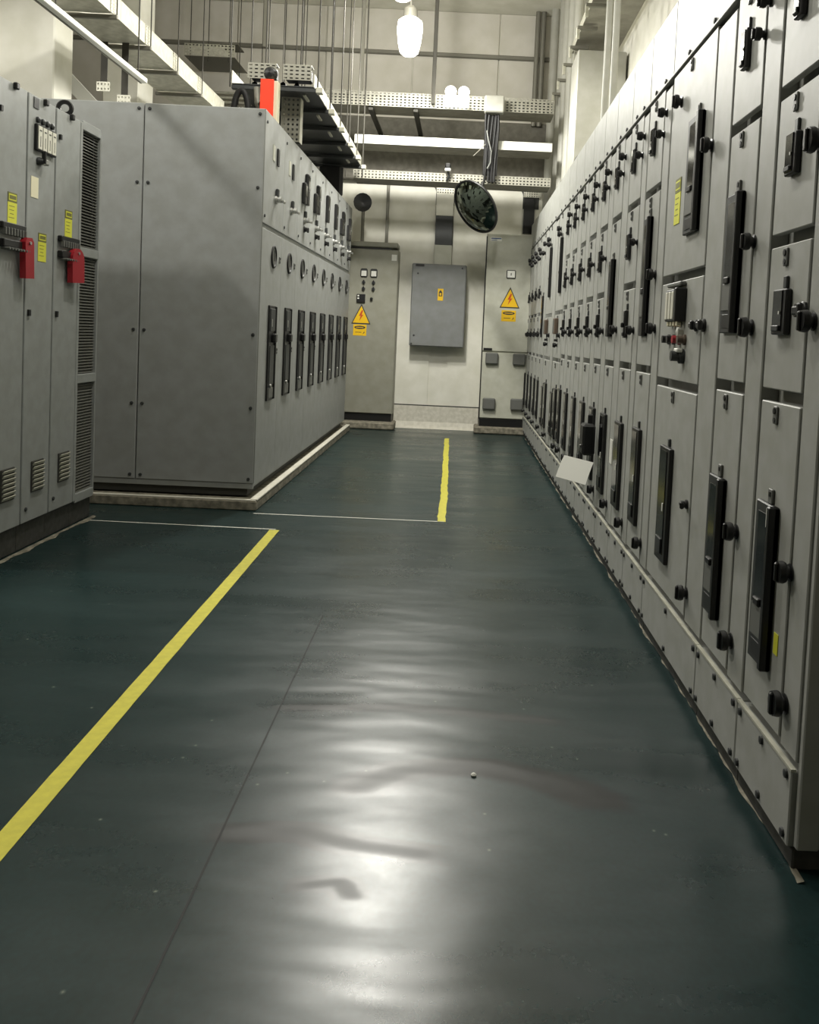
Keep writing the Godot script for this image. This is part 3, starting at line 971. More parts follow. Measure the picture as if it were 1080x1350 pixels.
	# bay with three louvre grilles, standing past the cabinets
	var lb := thing("louvred_bay", "narrow bay of dark fine-slatted grilles beside the control cabinets", "cabinet", Vector3(LX - 0.3, 0, -5.12))
	bx(lb, "body", Vector3(LX - 0.33, 1.165, -5.11), Vector3(0.56, 2.07, 0.279), M.paint_left)
	bx(lb, "base", Vector3(LX - 0.305, 0.065, -5.11), Vector3(0.57, 0.13, 0.28), M.plinth_dark, 0.004)
	bx(lb, "stile", Vector3(LX - 0.02, 1.167, -4.985), Vector3(0.04, 2.065, 0.028), M.paint_left, 0.003)
	bx(lb, "stile", Vector3(LX - 0.02, 1.167, -5.244), Vector3(0.04, 2.065, 0.012), M.paint_left, 0.003)
	for y in [2.187, 1.507, 0.81, 0.147]:
		bx(lb, "rail", Vector3(LX - 0.02, y, -5.12), Vector3(0.039, 0.05, 0.25), M.paint_left, 0.003)
	for r in [[0.17, 0.785], [0.835, 1.482], [1.532, 2.165]]:
		var mb := MB.new()
		mb.box(Vector3(LX - 0.045, (r[0] + r[1]) / 2, -5.12), Vector3(0.006, r[1] - r[0], 0.25), M.black)
		var n := int((r[1] - r[0]) / 0.0165)
		for k in n:
			mb.t = Transform3D(Basis(Vector3.BACK, -0.7), Vector3(LX - 0.022, r[0] + 0.01 + k * 0.0165, -5.12))
			mb.box(Vector3.ZERO, Vector3(0.018, 0.003, 0.238), M.slat_grey)
		mb.t = Transform3D()
		var gr := wpart(lb, "grille", mb)
		gr.set_meta("kind", "stuff")
	var rg := MB.new()
	rg.lathe(Vector3.ZERO, Vector3.BACK, [[0.038, -0.008], [0.044, 0.0], [0.038, 0.008], [0.024, 0.008], [0.02, 0.0], [0.024, -0.008], [0.038, -0.008]], M.black, 20)
	part(get_node("control_cabinet_002"), "lifting_ring", rg.mesh(), Vector3(LX - 0.05, 2.245, -4.88), Vector3(0, 0.3, 0))

# ---------------------------------------------------------------- far wall
func far_z(x: float, y: float, s := 0.9554) -> Vector2:
	return Vector2(x * s, 1.15 + (y - 1.15) * s)

func warning_triangle(w: float) -> Mesh:
	var b := MB.new()
	var h := w * 1.05
	b.prism(PackedVector2Array([Vector2(-w / 2, -h / 2), Vector2(w / 2, -h / 2), Vector2(0, h / 2)]), 0.0, 0.003, M.charcoal)
	b.prism(PackedVector2Array([Vector2(-w * 0.43, -h * 0.45), Vector2(w * 0.43, -h * 0.45), Vector2(0, h * 0.39)]), 0.003, 0.0045, M.sign_yellow)
	b.prism(PackedVector2Array([Vector2(0.03, 0.2) * w, Vector2(-0.12, -0.12) * w, Vector2(-0.02, -0.1) * w, Vector2(-0.1, -0.38) * w, Vector2(0.12, -0.04) * w, Vector2(0.02, -0.05) * w, Vector2(0.1, 0.17) * w]), 0.0045, 0.006, M.bolt_red)
	return b.mesh()

func danger_label(w: float, h: float) -> Mesh:
	var b := MB.new()
	b.box(Vector3(0, 0, 0.001), Vector3(w, h, 0.002), M.sign_yellow)
	var ov := PackedVector2Array()
	for k in 16: ov.append(Vector2(w * 0.42 * cos(TAU * k / 16), h * 0.24 + h * 0.15 * sin(TAU * k / 16)))
	b.prism(ov, 0.002, 0.003, M.charcoal)
	b.box(Vector3(0, h * 0.24, 0.0034), Vector3(w * 0.56, h * 0.06, 0.001), M.sign_yellow)
	b.box(Vector3(-w * 0.1, -h * 0.2, 0.0025), Vector3(w * 0.46, h * 0.05, 0.001), M.charcoal)
	b.prism(PackedVector2Array([Vector2(w * 0.22, -h * 0.36), Vector2(w * 0.36, -h * 0.06), Vector2(w * 0.34, -h * 0.2), Vector2(w * 0.4, -h * 0.2)]), 0.002, 0.003, M.charcoal)
	return b.mesh()

func far_end() -> void:
	# grey cabinet left of the wall
	var zf := -10.7
	var lc := thing("floor_cabinet", "pale grey floor cabinet with lightning warning sign at the far left, past the cubicle block", "cabinet", Vector3(-1.07, 0.085, -10.84))
	bx(lc, "body", Vector3(-1.07, 1.135, -10.845), Vector3(0.6, 1.93, 0.25), M.paint_far_left, 0.004)
	bx(lc, "base", Vector3(-1.075, 0.13, -10.85), Vector3(0.585, 0.09, 0.26), M.black)
	var ldoor := bx(lc, "door", Vector3(-1.07, 1.135, zf - 0.01), Vector3(0.59, 1.91, 0.02), M.paint_far_left, 0.004)
	bx(lc, "top_gap", Vector3(-1.09, 2.112, -10.82), Vector3(0.46, 0.022, 0.2), M.black)
	bx(lc, "roof", Vector3(-1.08, 2.153, -10.835), Vector3(0.6, 0.06, 0.29), M.paint_far_left, 0.01)
	var fd := func(parent, n, m, x, y, z, label = ""): return part(parent, n, m, Vector3(x, y, z), Vector3.ZERO, label)
	fd.call(ldoor, "paper_label", plate(0.06, 0.07, M.white, 0.003), -0.82, 2.01, zf)
	for q in [[-1.165, 1.82], [-1.05, 1.82]]:
		var m := MB.new().box(Vector3(0, 0, 0.01), Vector3(0.082, 0.1, 0.02), M.charcoal, 0.012).box(Vector3(0, -0.008, 0.021), Vector3(0.06, 0.062, 0.003), M.white, 0.001)
		fd.call(ldoor, "meter", m.mesh(), q[0], q[1], zf)
		for dy in [-0.11, -0.185]:
			fd.call(ldoor, "push_button", MB.new().lathe(Vector3.ZERO, Vector3.BACK, [[0.02, 0.0], [0.02, 0.02], [0.0, 0.022]], M.charcoal, 12).box(Vector3(0, 0.0, 0.02), Vector3(0.014, 0.05, 0.014), M.black, 0.003).mesh(), q[0], q[1] + dy, zf)
	fd.call(ldoor, "display", MB.new().box(Vector3(0, 0, 0.01), Vector3(0.1, 0.1, 0.02), M.black, 0.004).box(Vector3(-0.03, 0.03, 0.021), Vector3(0.02, 0.016, 0.002), M.white).box(Vector3(-0.03, 0.0, 0.021), Vector3(0.02, 0.016, 0.002), M.white).mesh(), -1.19, 1.52, zf)
	fd.call(ldoor, "knob", knob(0.018), -1.066, 1.52, zf)
	fd.call(ldoor, "warning_sign", warning_triangle(0.225), -1.18, 1.34, zf, "yellow lightning triangle")
	fd.call(ldoor, "danger_label", danger_label(0.155, 0.13), -1.19, 1.15, zf, "yellow danger label")
	# pale cabinet right of the wall
	var rc := thing("floor_cabinet", "pale two-part floor cabinet with four square covers at the far right", "cabinet", Vector3(0.52, 0.085, -10.84))
	bx(rc, "body", Vector3(0.525, 1.26, -10.845), Vector3(0.545, 2.17, 0.25), M.paint_pale, 0.004)
	bx(rc, "base", Vector3(0.525, 0.13, -10.83), Vector3(0.535, 0.09, 0.26), M.black)
	var ud := bx(rc, "upper_door", Vector3(0.525, 1.655, zf - 0.01), Vector3(0.53, 1.36, 0.02), M.paint_pale, 0.004)
	var ld2 := bx(rc, "lower_panel", Vector3(0.525, 0.572, zf - 0.01), Vector3(0.53, 0.772, 0.02), M.paint_pale, 0.004)
	bx(rc, "dark_side_strip", Vector3(0.253, 1.24, zf - 0.008), Vector3(0.012, 2.14, 0.016), M.black)  # black strip drawn for the dark left side of the cabinet
	fd.call(ud, "nameplate", MB.new().box(Vector3(0, 0, 0.002), Vector3(0.13, 0.045, 0.004), M.white).box(Vector3(0, 0.008, 0.0045), Vector3(0.12, 0.012, 0.001), M.blue).box(Vector3(-0.025, -0.012, 0.0045), Vector3(0.07, 0.006, 0.001), M.blue).mesh(), 0.36, 2.28, zf)
	fd.call(ud, "meter", MB.new().box(Vector3(0, 0, 0.01), Vector3(0.11, 0.1, 0.02), M.charcoal, 0.01).box(Vector3(0, 0, 0.021), Vector3(0.09, 0.08, 0.003), M.white, 0.001).box(Vector3(0, 0, 0.023), Vector3(0.012, 0.03, 0.001), M.mid_grey).mesh(), 0.552, 1.88, zf)
	fd.call(ud, "warning_sign", warning_triangle(0.235), 0.552, 1.61, zf, "yellow lightning triangle")
	fd.call(ud, "danger_label", danger_label(0.17, 0.13), 0.546, 1.395, zf, "yellow danger label")
	fd.call(ud, "latch", plate(0.1, 0.028, M.black, 0.01), 0.32, 0.995, zf)
	for q in [[0.372, 0.92], [0.693, 0.92], [0.362, 0.385], [0.69, 0.39]]:
		fd.call(ld2, "cover", MB.new().box(Vector3(0, 0, 0.025), Vector3(0.148, 0.135, 0.05), M.mid_grey, 0.012).mesh(), q[0], q[1] - 0.03, zf)
	# wall box with its trunking
	var wb := thing("wall_box", "flat grey junction box mounted on the white far wall between two cabinets", "electrical box", Vector3(-0.284, 0.99, FAR))
	bx(wb, "back_box", Vector3(-0.284, 1.48, -10.92), Vector3(0.62, 0.93, 0.16), M.charcoal, 0.006)
	var bd := bx(wb, "lid", Vector3(-0.29, 1.48, -10.815), Vector3(0.645, 0.975, 0.05), M.paint_box, 0.012)
	fd.call(bd, "warning_label", MB.new().box(Vector3(0, 0, 0.001), Vector3(0.065, 0.14, 0.002), M.sign_yellow).prism(PackedVector2Array([Vector2(-0.02, -0.02), Vector2(0.02, -0.02), Vector2(0.02, 0.03), Vector2(0, 0.055), Vector2(-0.02, 0.03)]), 0.002, 0.003, M.charcoal).box(Vector3(0, 0.005, 0.003), Vector3(0.02, 0.03, 0.001), M.sign_yellow).mesh(), -0.265, 1.61, -10.79, "yellow warning label")
	fd.call(bd, "latch", plate(0.1, 0.026, M.black, 0.008), -0.52, 1.945, -10.79)
	for q in [[-0.54, 1.85], [-0.56, 1.12], [-0.585, 1.02], [-0.02, 1.93]]:
		fd.call(bd, "screw", bolt(), q[0], q[1], -10.79)
	var tk := thing("wall_trunking", "vertical trunking running from the lowest cable tray down to the grey wall box", "trunking", Vector3(-0.26, 1.97, FAR))
	bx(tk, "cover", Vector3(-0.26, 2.085, -10.955), Vector3(0.21, 0.24, 0.09), M.paint_pale, 0.004)
	bx(tk, "dark_cover", Vector3(-0.26, 2.377, -10.955), Vector3(0.207, 0.345, 0.09), M.charcoal, 0.004)
	bx(tk, "cover", Vector3(-0.262, 2.68, -10.955), Vector3(0.207, 0.26, 0.09), M.white_wall, 0.004)
	var pf := MB.new()
	pf.perforated(Vector3(-0.262, 2.87, -10.915), 0, 1, 0.21, 0.12, 7, 4, 0.004, M.zinc)
	wpart(tk, "perforated_strip", pf)
	# white sheets shaped after rounded pools of light, standing proud of the wall
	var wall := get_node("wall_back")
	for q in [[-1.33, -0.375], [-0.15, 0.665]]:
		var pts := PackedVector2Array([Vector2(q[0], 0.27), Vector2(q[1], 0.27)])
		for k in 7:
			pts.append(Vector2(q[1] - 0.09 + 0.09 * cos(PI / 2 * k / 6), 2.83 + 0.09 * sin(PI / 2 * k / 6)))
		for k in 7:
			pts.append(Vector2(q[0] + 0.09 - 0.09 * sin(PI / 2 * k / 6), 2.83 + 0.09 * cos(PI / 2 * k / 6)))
		wpart(wall, "light_pool_sheet", MB.new().prism(pts, FAR + 0.001, FAR + 0.02, M.white_wall))
	for q in [[-0.55, -0.02], [0.5, 0.86]]:
		bx(wall, "backing_strip", Vector3((q[0] + q[1]) / 2, 2.81, FAR + 0.0003), Vector3(q[1] - q[0], 0.25, 0.0006), M.plinth_dark)  # added dark strips, painted in where the wall between the sheets looks darker
	# shade of a recess beside the right sheet, drawn as a black panel
	bx(wall, "black_recess_panel", Vector3(0.745, 2.6, FAR + 0.01), Vector3(0.13, 0.42, 0.02), M.black)
	var ps := MB.new()
	ps.perforated(Vector3(0.77, 2.87, FAR + 0.05), 0, 1, 0.2, 0.1, 7, 4, 0.004, M.zinc)
	wpart(wall, "perforated_strip", ps)
	# strut by the left light-pool sheet
	single("wall_strut", MB.new().box(Vector3(0, 0.39, 0), Vector3(0.035, 0.78, 0.035), M.zinc_dark, 0.004), Vector3(-0.94, 2.19, -10.93), "thin grey vertical strut above the far left floor cabinet", "strut")
	var sr := thing("siren", "black horn siren on a stub post above the far left floor cabinet", "siren", Vector3(-1.22, 2.18, -10.5))
	wpart(sr, "horn", MB.new().lathe(Vector3(-1.2, 2.6, -10.45), Vector3(0.3, -0.15, 1), [[0.0, -0.1], [0.04, -0.1], [0.05, -0.04], [0.1, 0.06], [0.105, 0.08], [0.0, 0.06]], M.black, 16))
	wpart(sr, "post", MB.new().cyl(Vector3(-1.22, 2.184, -10.84), Vector3(-1.22, 2.72, -10.84), 0.02, M.zinc_dark, 10))
	wpart(sr, "bracket", MB.new().tube([Vector3(-1.22, 2.66, -10.84), Vector3(-1.21, 2.63, -10.54)], 0.014, M.zinc_dark))
	# convex mirror
	var mr := thing("convex_mirror", "round convex safety mirror tilted under the cable trays at the far end", "mirror", Vector3(0.088, 2.455, -9.35))
	var dome := MB.new()
	var prof := []
	for k in 9:
		var a := k / 8.0
		prof.append([0.275 * sin(a * 0.62) / sin(0.62), 0.08 * (cos(a * 0.62) - cos(0.62)) / (1.0 - cos(0.62))])
	dome.lathe(Vector3.ZERO, Vector3.BACK, prof, M.mirror, 40)
	var rim := MB.new()
	rim.lathe(Vector3.ZERO, Vector3.BACK, [[0.0, -0.03], [0.245, -0.028], [0.289, -0.012], [0.293, 0.0], [0.289, 0.01], [0.272, 0.008]], M.black, 40)
	var face := Vector3(-0.65, -0.53, 0.55).normalized()
	var bs := Basis.looking_at(-face, Vector3.UP)
	part(mr, "dome", dome.mesh(), Vector3(0.088, 2.455, -9.35), bs.get_euler())
	part(mr, "rim", rim.mesh(), Vector3(0.088, 2.455, -9.35), bs.get_euler())
	wpart(mr, "arm", MB.new().tube([Vector3(0.105, 2.47, -9.38), Vector3(0.14, 2.62, -9.46), Vector3(0.155, 2.735, -9.52)], 0.018, M.black))
	# small camera on the lowest tray
	var sc := thing("security_camera", "small white camera with black cap clipped on the lowest far tray", "camera", Vector3(-0.215, 2.72, -9.57))
	bx(sc, "cap", Vector3(-0.215, 2.885, -9.54), Vector3(0.06, 0.055, 0.07), M.black, 0.012)
	bx(sc, "body", Vector3(-0.215, 2.845, -9.54), Vector3(0.06, 0.03, 0.07), M.white, 0.006)
	wpart(sc, "bracket", MB.new().tube([Vector3(-0.215, 2.835, -9.55), Vector3(-0.2, 2.79, -9.56), Vector3(-0.225, 2.74, -9.58)], 0.012, M.charcoal))

# ---------------------------------------------------------------- cable trays
func rod(parent: Node, x: float, z: float, y0: float, r := 0.005, m = null) -> void:
	var mm = m if m else M.rod_steel
	var k := ["rod", snappedf(y0, 0.01), r, mm]
	if not cache.has(k): cache[k] = MB.new().cyl(Vector3.ZERO, Vector3(0, CEIL - y0, 0), r, mm, 8).mesh()
	part(parent, "hanger_rod", cache[k], Vector3(x, y0, z))

func overhead() -> void:
	# three trays one above the other along the far wall
	var zf := -9.6
	var defs := [
		["upper", 3.48, 3.625, true, "perforated metal cable tray across the far end, topmost of three"],
		["middle", 3.09, 3.18, false, "plain white cable tray across the far end, middle of three"],
		["lower", 2.73, 2.82, true, "perforated cable tray across the far end, lowest of three, over the mirror"],
	]
	for q in defs:
		var x0 := -1.52 if q[0] == "upper" else -1.2
		var x1 := 0.86
		var t := thing("cable_tray", q[4], "cable tray", Vector3((x0 + x1) / 2, q[1], -9.8), "trays across the far end")
		bx(t, "tray_bottom", Vector3((x0 + x1) / 2, q[1] + 0.002, -9.79), Vector3(x1 - x0, 0.004, 0.38), M.tray_metal)
		var hh: float = q[2] - q[1]
		if q[3]:
			wpart(t, "side_rail", MB.new().perforated(Vector3((x0 + x1) / 2, (q[1] + q[2]) / 2, zf), 0, 1, x1 - x0, hh, 56, 5 if q[0] == "upper" else 3, 0.004, M.tray_rail, 0.5, 0.42))
		else:
			bx(t, "side_rail", Vector3((x0 + x1) / 2, (q[1] + q[2]) / 2, zf), Vector3(x1 - x0, hh, 0.006), M.tray_white, 0.001)
		bx(t, "rear_rail", Vector3((x0 + x1) / 2, (q[1] + q[2]) / 2, -9.98), Vector3(x1 - x0, hh, 0.004), M.zinc)
		for k in 3:
			wpart(t, "cable", MB.new().cyl(Vector3(x0 + 0.02, q[1] + 0.035, zf - 0.05 - 0.07 * k), Vector3(x1 - 0.02, q[1] + 0.035, zf - 0.05 - 0.07 * k), 0.03, M.cable_black, 10))
		if q[0] == "upper":
			wpart(t, "cable", MB.new().cyl(Vector3(x0 + 0.02, q[1] + 0.09, zf - 0.06), Vector3(x1 - 0.02, q[1] + 0.09, zf - 0.06), 0.035, M.cable_black, 10))
		for x in [-1.05, -0.58]:
			if q[0] == "upper": bx(t, "bearer", Vector3(x, q[1] - 0.02, -10.25), Vector3(0.05, 0.036, 1.24), M.rod_steel, 0.004)
		if q[0] == "upper":
			for x in [-1.45, -1.28, -1.1]: rod(t, x, zf + 0.03, q[1] - 0.75 if x > -1.4 else q[1])
			bx(t, "hanger_post", Vector3(-1.16, (q[2] + CEIL) / 2, -9.65), Vector3(0.04, CEIL - q[2] + 0.2, 0.04), M.zinc_dark, 0.004)
			bx(t, "hanger_post", Vector3(-0.4, (q[2] + CEIL) / 2 - 0.06, -9.57), Vector3(0.04, CEIL - q[2] + 0.1, 0.04), M.rod_steel, 0.004)
	# cable drop between the trays, with its box
	var dp := thing("cable_drop", "black vertical bundle of cables dropping between the far trays", "cables", Vector3(0.22, 2.72, -9.55))
	bx(dp, "backing", Vector3(0.22, 3.12, -9.56), Vector3(0.15, 0.62, 0.03), M.black, 0.004)
	for k in 5:
		var path := []
		for j in 14:
			var u := j / 13.0
			path.append(Vector3(0.165 + 0.028 * k + 0.012 * sin(u * 5.0 + k), 2.74 + 0.69 * u, -9.535 + 0.01 * sin(u * 7.0 + k * 2.0)))
		wpart(dp, "cable", MB.new().tube(path, 0.013, M.cable_black, 6))
	wpart(dp, "loose_wire", MB.new().tube([Vector3(0.17, 3.26, -9.51), Vector3(0.19, 3.16, -9.49), Vector3(0.225, 3.05, -9.5), Vector3(0.22, 2.93, -9.5), Vector3(0.19, 2.87, -9.5)], 0.008, M.mid_grey, 6))
	wpart(dp, "loose_wire", MB.new().tube([Vector3(0.16, 3.12, -9.51), Vector3(0.1, 3.05, -9.49), Vector3(0.04, 2.99, -9.49)], 0.004, M.zinc_dark, 6))
	single("pull_box", MB.new().box(Vector3(0, 0.085, 0), Vector3(0.2, 0.17, 0.12), M.riser_grey, 0.012), Vector3(0.235, 3.44, -9.52), "beige box over the black cable drop on the topmost far tray", "electrical box")
	# tray over the front of the cubicle block
	var y := 2.83
	var bt := thing("cable_tray", "long wide cable tray hung above the front of the cubicle block", "cable tray", Vector3(-1.4, y, -8.2))
	bx(bt, "tray_bottom", Vector3(-1.395, y, -7.98), Vector3(0.57, 0.006, 3.0), M.charcoal)  # charcoal bottom: the shade under the tray put into the colour
	bx(bt, "side_rail", Vector3(-1.108, y + 0.045, -7.98), Vector3(0.006, 0.09, 3.0), M.zinc)
	bx(bt, "side_rail", Vector3(-1.682, y + 0.045, -7.98), Vector3(0.006, 0.09, 3.0), M.zinc)
	for z in [-6.5, -7.1, -7.7, -8.3, -8.9, -9.4]:
		var cbr := bx(bt, "crossbar", Vector3(-1.385, y - 0.022, z), Vector3(0.6, 0.03, 0.04), M.charcoal, 0.004)  # crossbars take the same painted underside shade
		bx(cbr, "end_cap", Vector3(-1.07, y - 0.022, z), Vector3(0.045, 0.04, 0.06), M.zinc, 0.004)
		if z > -9.0: bx(bt, "clip", Vector3(-1.22 - 0.012 * z / 6.0, y - 0.012, z - 0.25), Vector3(0.022, 0.014, 0.17), M.zinc, 0.003)
		rod(bt, -1.085, z, y - 0.02)
		rod(bt, -1.7, z, y - 0.02)
	for c in [[-1.478, 0.2], [-1.232, 0.2]]:
		var pe := MB.new().perforated(Vector3(c[0], y + 0.1, -6.5), 0, 1, c[1], 0.105, 5, 4, 0.005, M.tray_rail, 0.55, 0.35)
		pe.box(Vector3(c[0], y + 0.153, -6.55), Vector3(c[1], 0.004, 0.1), M.zinc)
		pe.box(Vector3(c[0], y + 0.098, -6.58), Vector3(c[1] - 0.02, 0.09, 0.1), M.cable_black, 0.01)
		wpart(bt, "end_plate", pe)
		rod(bt, c[0] + 0.02, -6.52, y + 0.15)
	for k in 4:
		var path := []
		for j in 20: path.append(Vector3(-1.55 + 0.1 * k, y + 0.03 + 0.006 * sin(j * 1.3 + k), -6.6 - j * 0.15))
		wpart(bt, "cable", MB.new().tube(path, 0.022, M.cable_black, 8))
	bx(bt, "cable_bundle", Vector3(-1.4, 2.66, -9.42), Vector3(0.24, 0.335, 0.1), M.cable_black, 0.03)
	# perforated drop from that tray to the block
	var pd := thing("perforated_drop", "vertical perforated metal duct standing on the block below the long tray", "cable tray", Vector3(-1.31, 2.49, -6.75))
	wpart(pd, "front_plate", MB.new().perforated(Vector3(-1.315, 2.66, -6.75), 0, 1, 0.13, 0.32, 4, 9, 0.005, M.tray_rail, 0.45, 0.45))
	bx(pd, "side_plate", Vector3(-1.247, 2.66, -6.8), Vector3(0.005, 0.32, 0.1), M.zinc)
	bx(pd, "side_plate", Vector3(-1.382, 2.66, -6.8), Vector3(0.005, 0.32, 0.1), M.zinc)
	# orange-red alarm box on the block with a black horn
	var al := thing("alarm_box", "bright orange-red box with cream side standing on the near cubicle top", "alarm", Vector3(-1.35, 2.485, -6.25))
	bx(al, "front", Vector3(-1.372, 2.64, -6.2), Vector3(0.088, 0.31, 0.02), M.orange_red, 0.003)
	bx(al, "case", Vector3(-1.35, 2.64, -6.245), Vector3(0.1, 0.3, 0.07), M.cream, 0.006)
	wpart(al, "horn", MB.new().lathe(Vector3(-1.362, 2.845, -6.25), Vector3(0, 0, 1), [[0.0, -0.045], [0.03, -0.04], [0.045, -0.015], [0.045, 0.012], [0.03, 0.036], [0.0, 0.042]], M.black, 18), "black round horn")
	wpart(al, "stem", MB.new().cyl(Vector3(-1.362, 2.785, -6.25), Vector3(-1.362, 2.81, -6.25), 0.012, M.steel, 8))
	# hoses bent down on to the block
	var hose := []
	for k in 14:
		var a := PI * 1.15 * k / 13.0
		hose.append(Vector3(-1.58 - 0.05 * cos(a), 2.6 + 0.15 * sin(a), -6.35))
	hose.push_front(Vector3(-1.63, 2.49, -6.35))
	single("cable_loop", MB.new().tube(hose, 0.022, M.cable_black), Vector3.ZERO, "thick black cable loop rising from the block beside the orange-red box", "cable")
	single("flexible_conduit", MB.new().tube([Vector3(-1.5, 2.8, -6.45), Vector3(-1.49, 2.7, -6.44), Vector3(-1.46, 2.62, -6.42), Vector3(-1.44, 2.63, -6.38), Vector3(-1.435, 2.66, -6.32)], 0.022, M.zinc_dark), Vector3.ZERO, "grey bent conduit running into the orange-red box", "conduit")
	# tray at the upper left
	var ty := 3.2
	var lt := thing("cable_tray", "large solid-bottomed cable tray at the upper left with a bright side rail", "cable tray", Vector3(-2.62, ty, -7.6))
	var zs := [-5.4, -6.28, -6.95, -7.6, -8.3, -9.2]
	for i in zs.size() - 1:
		bx(lt, "tray_bottom", Vector3(-2.63, ty + 0.002, (zs[i] + zs[i + 1]) / 2), Vector3(0.36, 0.004, zs[i] - zs[i + 1] - 0.02), M.zinc)
		bx(lt, "side_rail", Vector3(-2.448, ty + 0.07, (zs[i] + zs[i + 1]) / 2), Vector3(0.005, 0.14, zs[i] - zs[i + 1] - 0.09), M.zinc)
		bx(lt, "side_rail", Vector3(-2.815, ty + 0.07, (zs[i] + zs[i + 1]) / 2), Vector3(0.005, 0.14, zs[i] - zs[i + 1] - 0.01), M.zinc)
		bx(lt, "crossbar", Vector3(-2.63, ty - 0.015, zs[i] - 0.02), Vector3(0.42, 0.03, 0.03), M.zinc_dark, 0.004)
		wpart(lt, "joint_plate", MB.new().perforated(Vector3(-2.444, ty + 0.07, zs[i]), 2, 1, 0.09, 0.14, 3, 6, 0.005, M.zinc))
		rod(lt, -2.425, zs[i] - 0.02, ty - 0.02)
	var sc := thing("strut_channel", "long white strut channel slanting across the upper left, hung below the tray", "strut", Vector3(-2.35, 2.84, -5.55))
	wpart(sc, "channel", MB.new().box(Vector3(-2.35, 2.86, -5.55), Vector3(0.04, 0.035, 2.2), M.white, 0.004).box(Vector3(-2.375, 2.85, -5.55), Vector3(0.012, 0.02, 2.2), M.zinc_dark))
	rod(sc, -2.345, -5.2, 2.88)
	rod(sc, -2.345, -6.5, 2.88)
	# white piers behind the block, upper left
	single("white_pier", MB.new().box(Vector3(0, 2.45, 0), Vector3(1.3, 4.9, 0.33), M.white_wall, 0.01), Vector3(-3.81, 0, -7.165), "broad white pier rising behind the left control cabinets", "pier")
	single("white_pier", MB.new().box(Vector3(0, 2.3, 0), Vector3(0.34, 4.6, 0.4), M.white_wall, 0.01), Vector3(-3.3, 0, -8.9), "narrow white pier behind the cubicle block, right of the broad pier", "pier")
	var sl := MB.new()
	sl.t = Transform3D(Basis(Vector3.BACK, -0.78), Vector3.ZERO)
	sl.box(Vector3.ZERO, Vector3(0.75, 0.13, 0.02), M.white, 0.003)
	single("sloping_brace", sl, Vector3(-3.68, 3.26, -8.68), "bright white sloping brace plate between the two white piers", "brace")
	single("dark_backdrop", MB.new().box(Vector3(0, 0.2, 0), Vector3(1.5, 0.4, 0.5), M.charcoal, 0.01), Vector3(-4.24, 2.75, -9.0), "added dark backdrop box showing between the two white piers", "duct")  # dark box added as a backdrop for the darkness between the piers
	for k in 2:
		var bxx := -2.745 + 0.155 * k
		var byy := 2.87 - 0.09 * k
		wpart(lt, "hanger_bracket", MB.new().perforated(Vector3(bxx, byy, -6.9), 0, 1, 0.1, 0.07, 4, 2, 0.005, M.zinc, 0.5, 0.4).box(Vector3(bxx, (byy + 3.2) / 2 + 0.03, -6.91), Vector3(0.05, 3.2 - byy, 0.004), M.rod_steel))
	# short hanging tray and pipes on the far wall at the left
	var ht := thing("cable_tray", "short perforated cable tray hung near the far wall at the upper left", "cable tray", Vector3(-2.95, 4.1, -10.6))
	wpart(ht, "side_rail", MB.new().perforated(Vector3(-2.93, 4.17, -10.3), 0, 1, 0.56, 0.13, 14, 4, 0.005, M.zinc))
	bx(ht, "tray_bottom", Vector3(-2.93, 4.1, -10.6), Vector3(0.56, 0.005, 0.6), M.zinc_dark)
	bx(ht, "end_lid", Vector3(-2.72, 4.25, -10.45), Vector3(0.2, 0.01, 0.3), M.zinc_dark)
	for x in [-3.15, -2.95, -2.72]: rod(ht, x, -10.32, 4.05)
	for k in 3:
		single("wall_pipe", MB.new().cyl(Vector3(-0.9, 0, 0), Vector3(0.9, 0, 0), 0.018, M.zinc, 10), Vector3(-2.45, 3.86 - 0.055 * k, -10.9), "thin horizontal pipe on the upper far wall, %s of three" % ["top", "middle", "bottom"][k], "pipe")
	var lt2 := thing("cable_tray", "low perforated tray behind the block top, left of the black cable loop", "cable tray", Vector3(-2.2, 3.4, -10.4))
	wpart(lt2, "side_rail", MB.new().perforated(Vector3(-2.25, 3.5, -10.3), 0, 1, 0.9, 0.16, 20, 3, 0.005, M.zinc_dark))
	bx(lt2, "tray_bottom", Vector3(-2.25, 3.42, -10.6), Vector3(0.9, 0.005, 0.6), M.tray_metal)
	for x in [-2.6, -2.35, -2.1, -1.9]: rod(lt2, x, -10.32, 3.4)
	single("hanger_post", MB.new().box(Vector3(0, 0, 0), Vector3(0.045, 1.05, 0.045), M.zinc_dark, 0.004), Vector3(-2.07, CEIL - 0.525, -9.2), "dark square hanger post over the block, left of the glowing pendant lamp", "post")
	# right side: risers, white pier, arms and tray over the switchgear
	var rp := [[0.735, -10.85, 0.03], [0.8, -10.85, 0.03], [0.93, -10.75, 0.05], [1.0, -10.45, 0.05], [1.0, -10.0, 0.045], [1.02, -9.62, 0.05], [1.05, -9.43, 0.045]]
	var rl := ["slim leftmost", "slim second", "stout third", "fourth", "fifth", "sixth", "rightmost"]
	for k in rp.size():
		var q: Array = rp[k]
		var yb := 3.63 if k < 2 else 2.488
		single("riser_pipe", MB.new().cyl(Vector3.ZERO, Vector3(0, CEIL - yb, 0), q[2], M.riser_grey if k > 1 else M.zinc_dark, 16), Vector3(q[0], yb, q[1]), "%s vertical riser pipe above the far end of the right-hand switchgear" % rl[k], "pipe", "riser pipes at the right")
	single("white_pier", MB.new().box(Vector3(0, 0.64, 0), Vector3(0.44, 1.28, 0.5), M.riser_grey, 0.008), Vector3(1.16, 2.482, -8.6), "white pier standing on the right-hand switchgear below the upper right tray", "pier")
